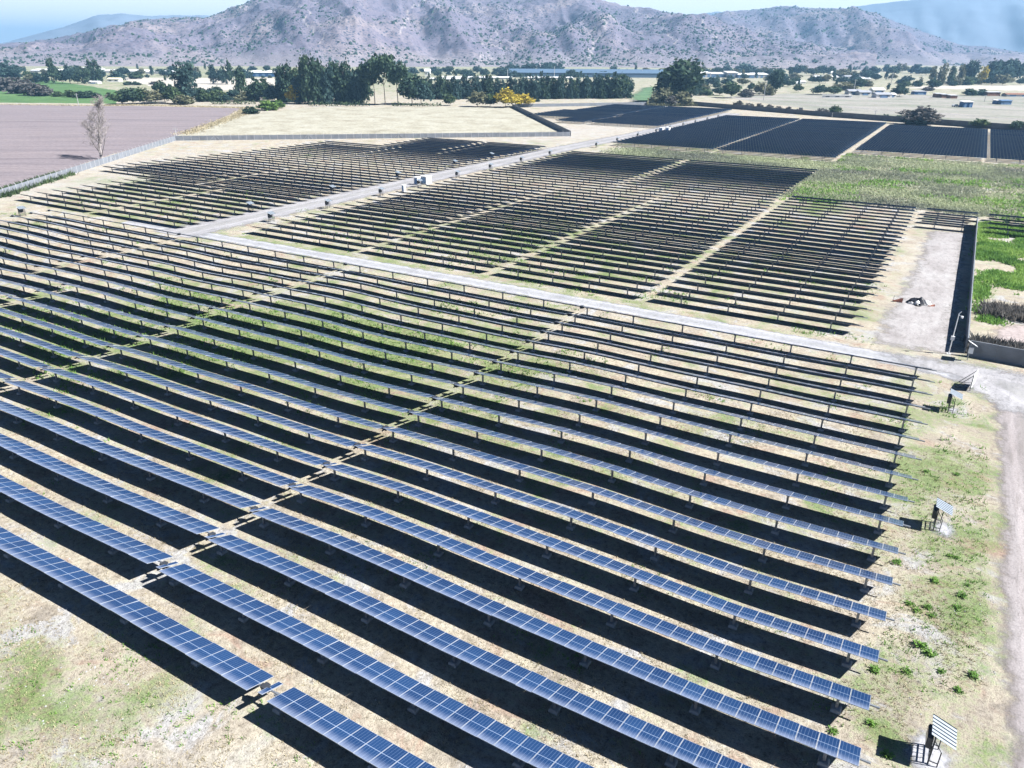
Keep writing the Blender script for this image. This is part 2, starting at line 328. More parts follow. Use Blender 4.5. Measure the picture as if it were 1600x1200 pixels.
def strip(name,pts,w,mat,z,step=2.0,jit=.25):
    """a road along a polyline; uv.y holds the distance to its border"""
    P=[];
    for (a,b) in zip(pts[:-1],pts[1:]):
        a=np.array(a,float); b=np.array(b,float); n=max(1,int(np.linalg.norm(b-a)/step))
        for k in range(n): P.append(a+(b-a)*k/n)
    P.append(np.array(pts[-1],float)); P=np.array(P)
    for _ in range(6): P[1:-1]=.5*P[1:-1]+.25*(P[:-2]+P[2:])
    d=np.gradient(P,axis=0); d/=np.linalg.norm(d,axis=1)[:,None]; nrm=np.stack([-d[:,1],d[:,0]],1)
    ww=w if np.ndim(w) else np.full(len(P),w); mb=MB(); prev=None
    cols=[-1,-.7,-.35,0,.35,.7,1]
    for k in range(len(P)):
        hw=float(ww[k] if len(np.atleast_1d(ww))==len(P) else ww[0])/2*(1+jit*.3*(vnoise(k*.23,3.1,5)-.5))
        row=[(P[k,0]+nrm[k,0]*hw*c,P[k,1]+nrm[k,1]*hw*c,T(*(P[k]+nrm[k]*hw*c))+z,hw*(1-abs(c))) for c in cols]
        if prev is not None:
            for j in range(len(cols)-1):
                q=[prev[j],row[j],row[j+1],prev[j+1]]; q=q[::-1]
                mb.face([p[:3] for p in q],0,[(.01,p[3]) for p in q])
        prev=row
    return tag(add(name,mb.build(name,mat)),kind='structure')
def area(name,poly,mat,z,soft=False,step=4.0,jit=1.2):
    P=[]
    n=len(poly)
    for k in range(n):
        a=np.array(poly[k],float); b=np.array(poly[(k+1)%n],float); m=max(1,int(np.linalg.norm(b-a)/step))
        for j in range(m):
            p=a+(b-a)*j/m; 
            if j: p=p+np.array([vnoise(p[0]*.31,p[1]*.31,3)-.5,vnoise(p[0]*.29,p[1]*.33,9)-.5])*jit*2
            P.append(p)
    mb=MB(); c=np.mean(P,0); m=len(P)
    if not soft:
        import bmesh
        bm=bmesh.new(); vs=[bm.verts.new((p[0],p[1],z)) for p in P]; f=bm.faces.new(vs); 
        if f.calc_area()>0: f.normal_update()
        if f.normal.z<0: f.normal_flip()
        bmesh.ops.triangulate(bm,faces=[f]); me=bpy.data.meshes.new(name); bm.to_mesh(me); bm.free(); me.materials.append(mat)
        return tag(add(name,me),kind='structure')
    P=np.array(P); st=step*.5; ex=soft*1.5; gx_=np.arange(P[:,0].min()-ex,P[:,0].max()+ex+st,st); gy_=np.arange(P[:,1].min()-ex,P[:,1].max()+ex+st,st)
    XX,YY=np.meshgrid(gx_,gy_); D=np.full(XX.shape,1e9); IN=np.zeros(XX.shape,bool)
    for k in range(m):
        a,b=P[k],P[(k+1)%m]; ab=b-a; tt=np.clip(((XX-a[0])*ab[0]+(YY-a[1])*ab[1])/max(1e-9,ab@ab),0,1)
        D=np.minimum(D,np.hypot(XX-a[0]-tt*ab[0],YY-a[1]-tt*ab[1]))
        if a[1]!=b[1]: IN^=((a[1]>YY)!=(b[1]>YY))&(XX<(b[0]-a[0])*(YY-a[1])/(b[1]-a[1])+a[0])
    D=np.where(IN,D,-D)
    for j in range(XX.shape[0]-1):
        for i in range(XX.shape[1]-1):
            ij=((j,i),(j,i+1),(j+1,i+1),(j+1,i))
            if max(D[q] for q in ij)>-.6*soft: mb.face([(XX[q],YY[q],z+T(XX[q],YY[q])) for q in ij],0,[(.01,float(D[q])) for q in ij])
    return tag(add(name,mb.build(name,mat)),kind='structure')
strip('cross_road',[(-150,95.4),(-110,95.6),(-60,95.6),(-20,95.2),(2,94.6),(6.5,92.5)],4.6,M['road'],.02)
strip('long_road',[(-131.5,92),(-131.2,130),(-131,200),(-130.5,260),(-126,330),(-123.5,470)],13,M['road_wide'],.036,4.0)
strip('verge_road',[(12.1,8),(12.1,40),(12.1,70),(12.0,82),(11.6,92),(11.5,97)],8.4,M['dirt'],.028)
area('junction',[(-2,92.8),(3,91.5),(8,84),(17,84),(17,98.6),(5,98.8),(-6,97.8)],M['road_wide'],.044,soft=True,step=2,jit=.9)
area('sandy_lane',[(-6.2,98),(4.6,99),(4.7,140),(4.4,178),(-4.0,178),(-4.6,140)],M['lane'],.016,soft=True,step=3,jit=.6)
area('ploughed_field',[(-150,-10),(-204,94),(-252,158),(-284,212),(-388,336),(-466,311),(-700,190),(-480,-60)],M['ploughed'],.02)
area('dry_field',[(-272,200),(-288,213),(-352,302),(-358,368),(-262,442),(-149,301)],M['dryfield'],.028)
area('crop_field',[(-486,318),(-560,372),(-640,420),(-905,515),(-1250,560),(-1250,150),(-725,190)],M['crop'],.02,step=10,jit=2)
area('pasture',[at(1130,152),at(1300,176),at(1620,200),at(1720,205),at(1720,150),at(1400,148),at(1230,146)],M['pasture'],.03,step=10,jit=3)
area('stubble_field',[at(1415,138),at(1600,142),at(1750,146),at(1750,133),at(1540,133.5),at(1440,134)],M['stubble'],.05,step=20,jit=3)
area('fallow_field',[at(262,140),at(480,141),at(470,122),at(170,121)],M['stubble'],.03,step=20,jit=4)
area('meadow',[at(985,160),at(1015,161),at(1032,158),at(1030,134),at(1000,137),at(978,150)],M['meadow'],.03,soft=True,step=8,jit=4)
strip('dirt_track',[at(1195,159),at(1300,166.5),at(1420,174),at(1600,187),at(1700,195)],5.5,M['lane'],.06,8.0)
area('soil_patch',[(7.5,107.5),(30,106),(30,119),(14,122),(7.8,114)],M['soilpatch'],.016,soft=True,step=3,jit=1)
# ------------------------------------------------------------------ solar rows
def panel_mesh(name):
    mb=MB(); w,l,h=MOD_W/2-.008,MOD_L/2,.035; b=.019
    o=[(-w,-l),(w,-l),(w,l),(-w,l)]; i=[(-w+b,-l+b),(w-b,-l+b),(w-b,l-b),(-w+b,l-b)]
    for k in range(4):
        a,c=o[k],o[(k+1)%4]; mb.face([(*a,0),(*c,0),(*c,h),(*a,h)],1)
        d,e=i[k],i[(k+1)%4]; mb.face([(*a,h),(*c,h),(*e,h),(*d,h)],1)
        mb.face([(*d,h),(*e,h),(*e,h-.004),(*d,h-.004)],1)
    uv=[(.045,.02),(.955,.02),(.955,.98),(.045,.98)]
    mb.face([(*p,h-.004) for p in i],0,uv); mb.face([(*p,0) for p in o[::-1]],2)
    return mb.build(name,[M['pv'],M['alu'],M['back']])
PANEL=panel_mesh('solar_panel')
def post_mesh(name,foot):
    mb=MB(); h=TUBE_Z-.05
    mb.box((0,-.055,h/2),(.16,.012,h),0); mb.box((0,.055,h/2),(.16,.012,h),0); mb.box((0,0,h/2),(.012,.098,h),0)
    mb.box((0,0,h-.02),(.26,.24,.10),0)
    if foot: mb.box((0,0,.05),(.5,.5,.18),1)
    return mb.build(name,[M['steel'],M['concrete']])
POST=post_mesh('post',False); POST_FAR=post_mesh('post_with_footing',True)
def footing_mesh():
    mb=MB(); 
    for (z0,z1,a0,a1) in ((-.05,.16,.29,.26),(.16,.20,.26,.20)):
        A=[(-a0,-a0,z0),(a0,-a0,z0),(a0,a0,z0),(-a0,a0,z0)]; B=[(-a1,-a1,z1),(a1,-a1,z1),(a1,a1,z1),(-a1,a1,z1)]
        for k in range(4): mb.face([A[k],A[(k+1)%4],B[(k+1)%4],B[k]],0)
        mb.face(B,0)
    return mb.build('footing',[M['concrete']])
FOOT=footing_mesh()
def strip_panel():
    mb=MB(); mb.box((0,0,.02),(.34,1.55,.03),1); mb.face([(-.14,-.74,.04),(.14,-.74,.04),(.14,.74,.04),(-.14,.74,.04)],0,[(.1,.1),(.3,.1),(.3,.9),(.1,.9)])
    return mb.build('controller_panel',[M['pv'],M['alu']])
CTRL=strip_panel()
def drive_mesh():
    mb=MB(); mb.box((0,0,0),(.34,.42,.36),0); mb.tube((0,-.55,-.05),(0,.15,-.05),.075,n=10); mb.tube((-.3,0,0),(.3,0,0),.16,n=12)
    return mb.build('drive_motor',[M['dark_steel']])
DRIVE=drive_mesh()
AX=Matrix.Rotation(-TILT,4,'X')
def visible(x0,x1,y,pad=20):
    for k in range(13):
        p=proj(x0+(x1-x0)*k/12,y,TUBE_Z)
        if p and -pad<p[0]<1600+pad and -40<p[1]<1200+pad: return True
    return False
def tracker_near(x0,x1,Y,posts,label,group,ext=0.0,pre=True,stow=0.0):
    t=thing('solar_row',label,'solar row',(x0,Y,T(x0,Y)),0,group); z0=T(x0,Y)
    pz=np.array([T(p,Y)+TUBE_Z for p in posts]); pp=np.array(posts)
    def zt(x):
        if x<=pp[0]: s=(pz[1]-pz[0])/(pp[1]-pp[0]); return pz[0]+s*(x-pp[0])
        if x>=pp[-1]: s=(pz[-1]-pz[-2])/(pp[-1]-pp[-2]); return pz[-1]+s*(x-pp[-1])
        return float(np.interp(x,pp,pz))
    mb=MB(); xs=[x0-.95 if pre else x0-.1]+[p for p in posts if x0<p<x1]+[x1+ext]
    for a,b in zip(xs[:-1],xs[1:]):
        ra=.065
        A=(a-x0,0,zt(a)-z0); B=(b-x0,0,zt(b)-z0); mb.tube(A,B,ra,n=8)
    add('torque_tube',mb.build('torque_tube',[M['steel']]),t)
    n=int((x1-x0)/MOD_W+.001); off=((x1-x0)-n*MOD_W)
    for k in range(n):
        xa=x0+off+(k+.5)*MOD_W; s=(zt(xa+.4)-zt(xa-.4))/.8; 
        add('solar_panel',PANEL,t,(xa-x0,.075*math.sin(TILT),zt(xa)-z0+.075*math.cos(TILT)),(-TILT+stow+random.gauss(0,.010),-math.atan(s),0))
    for p in posts:
        q=add('post',POST,t,(p-x0,0,T(p,Y)-z0)); q.scale=(1,1,1); add('footing',FOOT,q)
    if pre:
        zz=zt(x0-.55)-z0
        add('controller_panel',CTRL,t,(-.42,.03,zz+.07),(-TILT,0,0)); add('drive_motor',DRIVE,t,(-.75,0,zz-.02))
    return t
nearY=lambda k: 31.75+3.96*k-.0055*k*k
K_LAST=15
for k in range(-3,K_LAST+1):
    y=nearY(k); d=K_LAST-k
    where='nearest the gravel cross road' if d==0 else nth(d+1)+' before the gravel cross road'
    if k==-3: secs=[('A',-26.5,14.2,[-26.4+6.8*i for i in range(6)]),('B',-68,-27.7,[-33.2-6.8*i for i in range(6)][::-1]),('C',-110,-69.2,[-74-6.8*i for i in range(6)][::-1])]
    elif k<8: secs=[('A',-40.56,1.83,[-40.5+6.8*i for i in range(7)]),('B',-82.4,-41.7,[-47.3-6.8*i for i in range(6)][::-1]),('C',-111.2,-83.6,[-88.6-6.8*i for i in range(4)][::-1]),('D',-152,-112.4,[-116-6.8*i for i in range(6)][::-1])]
    else: secs=[('A',-40.56,1.83,[-40.5+6.8*i for i in range(7)]),('B',-83.6,-41.7,[-47.3-6.8*i for i in range(6)][::-1]),('C',-125.3,-84.8,[-87-6.8*i for i in range(6)][::-1]),('D',-168.3,-126.5,[-129.5-6.8*i for i in range(6)][::-1])]
    for s,x0,x1,posts in secs:
        if not visible(x0,x1,y): continue
        nm={'A':'rightmost section','B':'middle section','C':'left section','D':'far left section'}[s]
        tracker_near(x0,x1,y,posts,f'blue panel row in the near field, {where}, {nm}','solar rows of the near field',.5 if (s=='A' and k>-3) else .15)

TABLES={}
def table_mesh(n,name='panel_table'):
    mb=MB(); w=n*MOD_W; l=MOD_L/2; h=.04
    seg=7
    for a in range(0,n,seg):
        b=min(n,a+seg); xa,xb=a*MOD_W,b*MOD_W
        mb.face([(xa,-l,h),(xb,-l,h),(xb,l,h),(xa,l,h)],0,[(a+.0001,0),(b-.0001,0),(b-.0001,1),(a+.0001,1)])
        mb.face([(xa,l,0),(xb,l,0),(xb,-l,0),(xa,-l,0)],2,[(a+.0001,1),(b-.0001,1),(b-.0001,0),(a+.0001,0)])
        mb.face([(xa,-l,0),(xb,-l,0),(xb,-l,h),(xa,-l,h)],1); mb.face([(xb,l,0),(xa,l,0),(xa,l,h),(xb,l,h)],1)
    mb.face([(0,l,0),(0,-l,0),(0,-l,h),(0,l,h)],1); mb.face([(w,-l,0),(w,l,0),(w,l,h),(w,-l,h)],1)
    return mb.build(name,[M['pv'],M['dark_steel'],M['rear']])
PROTO={}
def tracker_far(x0,x1,Y,label,group,tilt=0.0,dz=0.0):
    n=int((x1-x0)/MOD_W); 
    if n not in PROTO:
        t=thing('solar_row','solar row','solar row'); add('panel_table',table_mesh(n),t,(0,.08*math.sin(TILT),TUBE_Z+.08),(-TILT,0,0))
        mb=MB(); mb.tube((-.3,0,TUBE_Z),(n*MOD_W+.5,0,TUBE_Z),.065,n=6); add('torque_tube',mb.build('torque_tube',[M['steel']]),t)
        m=max(2,round(n*MOD_W/6.8)); g=n*MOD_W/m
        for k in range(m): add('post',POST_FAR,t,((k+.5)*g,0,0))
        PROTO[n]=[t,0]
    P=PROTO[n]; o=P[0] if P[1]==0 else copy_tree(P[0]); P[1]=1
    o.location=(x0,Y,dz); tag(o,label,None,group)
    for c in o.children:
        if c.name.startswith('panel_table'): c.rotation_euler=(-TILT+tilt,0,0)
    return o
N_FAR=0
# left field, beyond the long road
for i in range(41):
    y=97.2+3.87*i; jt=random.gauss(0,.012)
    if y<135.5: L0,gp=-193,-163.5
    elif y<224: L0,gp=-220+sstep(138,200,y)*8,-176
    else: L0,gp=-186.5,-159.2
    R0=-133.2
    for s,(a,b) in enumerate(((float(L0),gp-.5),(gp+.6,R0))):
        tracker_far(a,b,y,f'dark panel row in the left field, {nth(i+1)} from its front, {["left","right"][s]} half','solar rows of the left field',jt+random.gauss(0,.006)); N_FAR+=1
# middle field, behind the cross road
for i in range(38):
    y=101.6+3.86*i; jt=random.gauss(0,.012)
    if y<184: S=[(-119,-90.6),(-89.4,-62.6),(-61.4,-35.6),(-34.4,-6.3)]
    elif y<198: S=[(-119,-77.8),(-76.6,-36.8),(-34.4,-6.3)]
    else: S=[(-119,-77.8),(-76.6,-37.2)]
    for s,(a,b) in enumerate(S):
        nm={4:['leftmost','second','third','rightmost'],3:['left','middle','right'],2:['left','right']}[len(S)][s]
        tracker_far(a,b,y,f'dark panel row in the middle field, {nth(i+1)} behind cross road, {nm} section','solar rows of the middle field',jt+random.gauss(0,.006)); N_FAR+=1
for i in range(4):
    y=178.9+5.2*i
    for s,(a,b) in enumerate(((-5.0,6.0),(7.2,35))):
        tracker_far(a,b,y,f'long panel row running past the wall end, {nth(i+1)} behind the sandy lane, {["near","far"][s]} part','solar rows past the wall end',0)
# the fields farther off read as one mass: one object
def far_mass():
    mb=MB(); AXM=lambda y: Matrix.Translation((0,y,TUBE_Z+.06))@AX
    def row(a,b,y):
        A=Matrix.Translation((a,y,TUBE_Z+.08))@Matrix.Rotation(-TILT+random.gauss(0,.03),4,'X'); n=int((b-a)/MOD_W); l=1.0; w=n*MOD_W; h=.04
        q=lambda pts:[tuple(A@Vector(p)) for p in pts]
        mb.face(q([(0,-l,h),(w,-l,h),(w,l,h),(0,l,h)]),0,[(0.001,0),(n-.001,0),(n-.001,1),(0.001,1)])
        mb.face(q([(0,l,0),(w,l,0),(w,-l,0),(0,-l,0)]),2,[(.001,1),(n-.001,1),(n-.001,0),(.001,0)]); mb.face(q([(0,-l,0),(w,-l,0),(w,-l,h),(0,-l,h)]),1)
        for x in np.arange(a+2,b,6.8): mb.box((x,y,TUBE_Z/2),(.14,.12,TUBE_Z),3,skip=('b','t'))
    for i in range(43):
        y=280+3.86*i
        if y<438: row(-118.6,-79,y); row(-77.8,-36.8,y)
        if 304<y: 
            if y<425: row(-35.0,6.6,y); row(7.4,60,y)
    for i in range(34):
        y=356+3.86*i
        a=-183 if y<377 else (-212 if y<425 else -206)
        row(a,-166 if y<400 else -170,y); row(-164.8 if y<400 else -168.8,-128,y)
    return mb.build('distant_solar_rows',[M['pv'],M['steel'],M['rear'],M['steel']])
tag(add('distant_solar_rows',far_mass()),'dark blue mass of distant panel rows in the far fields','solar rows',kind='stuff')

# ------------------------------------------------------------------ inverter stands
def stand_meshes():
    R={}
    mb=MB()
    for y in (-.62,.62): mb.box((0,y,.95),(.07,.07,1.9),0); mb.box((.42,y,.55),(.05,.05,1.1),0)
    for z in (.25,.55,.85,1.75): mb.box((-.003,0,z),(.05,1.17,.05),0)
    for y in (-.3,0,.3): mb.box((.0,y,.55),(.035,.035,.54),0)
    for y in (-.62,.62): mb.tube((.42,y,1.08),(0,y,1.7),.022,n=5); mb.box((.21,y,.28),(.36,.045,.045),0)
    R['frame']=mb.build('frame',[M['dark_steel']])
    mb=MB(); mb.box((-.17,0,1.28),(.25,1.0,.72),0); mb.box((-.31,0,1.28),(.03,.9,.62),1); mb.box((-.17,0,.88),(.16,.7,.06),0)
    R['inverter_box']=mb.build('inverter_box',[M['dark_steel'],M['dark_glass']])
    mb=MB(); n=48; Lx,Ly=1.25,1.5; A=Matrix.Translation((.35,0,1.92))@Matrix.Rotation(math.radians(20),4,'Y')
    prof=[(-Ly/2+Ly*k/n,.022*(-1 if k%8 in (6,7) else 1)) for k in range(n+1)]
    for (y0,z0),(y1,z1) in zip(prof[:-1],prof[1:]):
        q=lambda dz:[tuple(A@Vector(p)) for p in ((-Lx/2,y0,z0+dz),(Lx/2,y0,z0+dz),(Lx/2,y1,z1+dz),(-Lx/2,y1,z1+dz))]
        m=1 if (z0<0 or z1<0) else 0  # groove faces coloured dark, standing in for the shade between the ribs
        mb.face(q(.0),m); mb.face(q(-.012)[::-1],0)
    R['roof']=mb.build('roof',[M['roof_sheet'],M['dark_steel']])
    return R
ST=stand_meshes()
def stand(x,y,label,rz=0,group='inverter stands',s=1.0):
    t=thing('inverter_stand',label,'inverter stand',(x,y,T(x,y)),rz,group); t.scale=(s,s,s)
    for k,m in ST.items(): add(k,m,t)
    return t
stand(4.95,35.0,'inverter stand with ribbed white roof on gravel patch, nearest the camera')
stand(3.95,58.4,'inverter stand with ribbed white roof, halfway up the right verge')
stand(4.0,82.3,'inverter stand under small pale roof beside the road junction, by signboard')
for i,y in enumerate((111,128.2,147.2,163,181,199,218,238)):
    stand(-124.2,y,f'small inverter stand right of the long road, {nth(i+1)} beyond the crossing',0,'inverter stands right of the long road')
for i,y in enumerate((116.5,143.1,170.7,199.2,221)):
    stand(-136.6 if y<150 else -137.5,y,f'small inverter stand left of the long road, {nth(i+1)} beyond the crossing',0,'inverter stands left of the long road')
for i,y in enumerate((270,290,312,334,352,371,390,410,430)):
    stand(-121.2,y,f'tiny inverter stand along the far stretch of the long road, {nth(i+1)} along',0,'inverter stands on the far road')
stand(-173.6,86.5,'inverter stand with pale roof at the left ends of the near rows',0)
for i,(x,y,r) in enumerate(((4.9,35,1.9),(4.5,58.4,1.6),(4.5,82.2,1.2))):
    area('gravel_pad',[(x+r*math.cos(a)*.8+.1,y+r*math.sin(a)) for a in np.arange(0,6.28,.5)],M['road'],.05,soft=True,step=.6,jit=.2)

# ------------------------------------------------------------------ fences and walls
FPOST=None
def fence_post():
    mb=MB(); mb.box((0,0,1.05),(.12,.12,2.1),0); mb.tube((0,0,2.08),(0,.32,2.4),.045,.035,n=4); return mb.build('post',[M['pale_conc']])
FPOST=fence_post()
def fence(name,label,a,b,h=1.85,posts=True,mat='fence_conc',gap=3.0,thick=.07,cat='fence',brace=True):
    a=np.array(a,float); b=np.array(b,float); d=b-a; Ln=np.linalg.norm(d); ang=math.atan2(d[1],d[0])
    t=thing(name,label,cat,(a[0],a[1],0),ang); mb=MB(); n=max(1,round(Ln/gap)); g=Ln/n
    for k in range(n):
        hh=h+random.uniform(-.02,.02)
        for j in range(4): mb.box(((k+.5)*g,random.uniform(-.006,.006),hh/4*(j+.5)),(g-.02,thick,hh/4-.008),0)
    add('panel',mb.build('panel',[M[mat]]),t)
    if posts:
        for k in range(n+1): add('post',FPOST,t,(k*g,0,0))
        if brace:
            for k in range(5,n,12):
                mb=MB(); mb.tube((k*g-.08,-.12,1.9),(k*g-1.9,-.25,.05),.04,n=4); mb.tube((k*g+.08,-.12,1.9),(k*g+1.9,-.25,.05),.04,n=4)
                add('brace',mb.build('brace',[M['pale_conc']]),t)
    return t
fence('concrete_fence','grey concrete slab fence with white posts along the ploughed field',(-168,48),(-271,199))
fence('concrete_fence','grey concrete slab fence along the near side of dry straw field',(-271.3,199.3),(-147.7,301),1.8)
fence('concrete_fence','grey slab fence running away along the right side of dry field',(-147.4,301.4),(-256.5,438),2.2,brace=False)
fence('concrete_fence','low grey fence behind the small leftmost far panel field',(-256,440),(-180,526),1.9,posts=False,gap=6)
fence('boundary_wall','long dark wall behind the farthest panel fields, left stretch',(-178,530),(-69.5,475.5),2.6,False,'dark_wall',6,.2,'wall')
fence('boundary_wall','long dark wall behind the farthest panel fields, right stretch with trees',(-69.3,475.3),(75,420),2.8,False,'dark_wall',6,.2,'wall')
fence('boundary_wall','tall concrete wall casting shadow on the sandy lane',(5.0,101.2),(5.0,186),2.05,False,'fence_conc',3,.14,'wall')
fence('boundary_wall','dark concrete wall turning right from the wall corner near junction',(5.25,100.6),(40,98.6),2.0,False,'fence_conc',3,.14,'wall')

# ------------------------------------------------------------------ furniture near the junction
x,y=at(1482,553); t=thing('camera_pole','tall thin white camera pole beside the concrete wall corner','camera pole',(x,y,0))
mb=MB(); mb.tube((0,0,0),(0,0,5.2),.06,.045,n=8); mb.box((0,0,.03),(.45,.45,.08),0); add('pole',mb.build('pole',[M['white']]),t)
mb=MB(); mb.box((0,-.14,2.1),(.42,.2,.5),0); add('junction_box',mb.build('junction_box',[M['white']]),t)
mb=MB(); mb.tube((0,0,4.95),(.4,-.15,4.95),.03,n=6); mb.tube((.4,-.15,4.72),(.4,-.15,4.95),.12,.15,n=10); mb.tube((0,0,5.2),(.2,.05,5.45),.06,n=6); add('camera_dome',mb.build('camera_dome',[M['white']]),t)
x,y=at(1511,563); t=thing('solar_post','small tilted solar panel on post with cabinet by wall corner','solar post',(x,y,0))
mb=MB(); mb.tube((0,0,0),(0,0,2.1),.05,n=8); add('pole',mb.build('pole',[M['steel']]),t)
mb=MB(); mb.box((.12,-.12,1.35),(.5,.35,.75),0); add('cabinet',mb.build('cabinet',[M['white']]),t)
mb=MB(); A=Matrix.Translation((.15,.05,2.15))@Matrix.Rotation(math.radians(28),4,'Y')@Matrix.Rotation(math.radians(-12),4,'X'); mb.box((0,0,0),(1.05,1.6,.04),0,A); add('panel',mb.build('panel',[M['white']]),t)
x,y=at(1516,611); t=thing('sign_board','white upright board on two struts facing the road junction','sign',(x,y,0),math.radians(-9))
mb=MB(); mb.box((0,.9,1.15),(.05,2.3,1.5),0); add('board',mb.build('board',[M['white']]),t)
for yy in (0,1.8):
    mb=MB(); mb.box((-.06,yy,.95),(.07,.07,1.9),0); mb.tube((-.1,yy,1.75),(-1.5,yy,.03),.035,n=5); mb.tube((-.1,yy,.3),(-1.45,yy,.06),.03,n=5); add('strut',mb.build('strut',[M['dark_steel']]),t)
# debris heap
x,y=at(1432,474); t=thing('debris_heap','heap of black tarpaulin and white sheets on the sandy lane','debris heap',(x,y,0))
def crumple(nx,ny,sx,sy,h,seed,mat,name,loc):
    u,v=np.meshgrid(np.linspace(-1,1,nx),np.linspace(-1,1,ny)); r=np.sqrt(u*u+v*v)
    e=1+.35*(fbm(np.arctan2(v,u)*1.2+9,r*0+seed,seed,3)-.5)
    z=(np.clip(1-r*.8,0,1)**.7*h*.8+(fbm(u*3+seed,v*3,seed,4)-.2)*h*.9)*sstep(1.15,.6,r)-.03
    me=grid_mesh(name,u*sx*e,v*sy*e,z,mat,smooth=False); return add(name,me,t,loc)
crumple(18,18,1.5,1.0,.9,3,M['tarp'],'tarpaulin',(0,0,.0)); crumple(10,10,.6,.5,.5,8,M['white'],'sheet',(1.35,.5,.02)); crumple(9,9,.4,.35,.5,12,M['white'],'sheet',(.1,-.75,.12)); crumple(9,9,.5,.3,.35,15,M['pale_conc'],'sheet',(-.7,-.7,.02))
mb=MB()
for k in range(16):
    a,b=2*math.pi*k/16,2*math.pi*(k+1)/16; mb.tube((.33*math.cos(a),.33*math.sin(a),.1),(.33*math.cos(b),.33*math.sin(b),.1),.09,n=6,cap=False)
add('tyre',mb.build('tyre',[M['black']]),t,(.3,-1.2,.02),(.35,.1,0))
for lab,px,py,w in (('torn orange safety net standing left of the black debris heap',1402,472,1.3),('low orange safety net lying right of the black debris heap',1455,479,.9)):
    x,y=at(px,py); t2=thing('safety_net',lab,'safety net',(x,y,0),random.uniform(-.4,.2))
    u,v=np.meshgrid(np.linspace(-w/2,w/2,14),np.linspace(0,.6 if w>1 else .3,6)); z=v*(.8+.3*np.sin(u*3)); add('net',grid_mesh('net',u,.12*np.sin(u*4)+v*.35*np.sin(u*2),z,M['orange']),t2)
    mb=MB(); mb.tube((-w/2,0,0),(-w/2+.1,0,.95),.025,n=5); add('stake',mb.build('stake',[M['wood']]),t2)
# white cabins on the long road
def cabin(x,y,d,label,name='transformer_cabin',cat='cabin',rz=0,door=True):
    t=thing(name,label,cat,(x,y,0),rz); mb=MB(); mb.box((0,0,.12),(d[0]+.5,d[1]+.5,.24),0); add('plinth',mb.build('plinth',[M['concrete']]),t)
    mb=MB(); mb.box((0,0,.24+d[2]/2),d,0); add('body',mb.build('body',[M['white']]),t)
    mb=MB(); mb.box((0,0,.24+d[2]+.06),(d[0]+.25,d[1]+.25,.12),0); add('roof',mb.build('roof',[M['white']]),t)
    n=2 if d[0]>2 else 1
    for k in range(n):
        mb=MB(); mb.box(((k-(n-1)/2)*d[0]/n*.9,-d[1]/2-.02,.24+d[2]*.46),(d[0]/n*.72,.04,d[2]*.84),0); add('door',mb.build('door',[M['pale_blue']]),t)
    return t
cx,cy_=at(652,288.5); cabin(cx,cy_,(1.2,1.3,1.7),'narrow white electrical cabinet at the end of the double cabin','electrical_cabinet','cabinet')
cx,cy_=at(666,287.5); cabin(cx,cy_,(1.9,2.3,1.9),'largest white transformer cabin beside the long road')
cx,cy_=at(631,300); cabin(cx,cy_,(.7,.7,1.45),'tall slim white cabinet standing before the transformer cabin','electrical_cabinet','cabinet')
cx,cy_=at(1033,208.5); cabin(cx,cy_,(1.7,2.0,2.2),'white cabin on the far road, left of a pair')
cx,cy_=at(1043,208.2); cabin(cx,cy_,(1.7,2.0,2.2),'white cabin on the far road, right of a pair')
HAZE=1.5e-4
# ------------------------------------------------------------------ trees
def crown_quads(blobs,nclump,nleaf,size,seed,spread=.09,flat=.5):
    r=np.random.default_rng(seed); B=np.array(blobs,float); vol=(B[:,3]*B[:,4]*B[:,5])**.75; vol/=vol.sum()
    bi=r.choice(len(B),nclump,p=vol); d=r.normal(size=(nclump,3)); d/=np.linalg.norm(d,axis=1)[:,None]
    rad=r.uniform(.45,1.0,nclump)**.6; C=B[bi,:3]+d*B[bi,3:6]*rad[:,None]
    tint=np.clip(r.normal(.5,.24,nclump),0,1)
    P=np.repeat(C,nleaf,0)+r.normal(size=(nclump*nleaf,3))*spread*np.array([1,1,.8]); tt=np.clip(np.repeat(tint,nleaf)+r.normal(0,.12,nclump*nleaf),0,1)
    n=len(P); nrm=r.normal(size=(n,3))+np.array([0,0,flat]); nrm/=np.linalg.norm(nrm,axis=1)[:,None]
    a=np.cross(nrm,r.normal(size=(n,3))); a/=np.linalg.norm(a,axis=1)[:,None]; b=np.cross(nrm,a); s=size*r.uniform(.6,1.35,n)[:,None]
    V=np.stack([P-a*s-b*s*.25,P-a*s*.2+b*s*.75,P+a*s+b*s*.2,P+a*s*.15-b*s*.8],1)
    return V,tt
def trunk_mesh(h,r,limbs,seed,top=.9,mat='bark'):
    R=random.Random(seed); mb=MB(); n=5; p=Vector((0,0,-.02)); 
    for k in range(n):
        q=Vector((R.uniform(-.02,.02)*k,R.uniform(-.02,.02)*k,h*(k+1)/n)); mb.tube(p,q,r*(1-.16*k),r*(1-.16*(k+1)),n=6,cap=False); p=q
    for k in range(limbs):
        z=h*R.uniform(.35,.95); a=R.uniform(0,6.28); l=R.uniform(.12,.3); mb.tube((0,0,z),(l*math.cos(a),l*math.sin(a),z+R.uniform(.08,.22)),r*.45,r*.12,n=4,cap=False)
    return mb.build('trunk',[M[mat]])
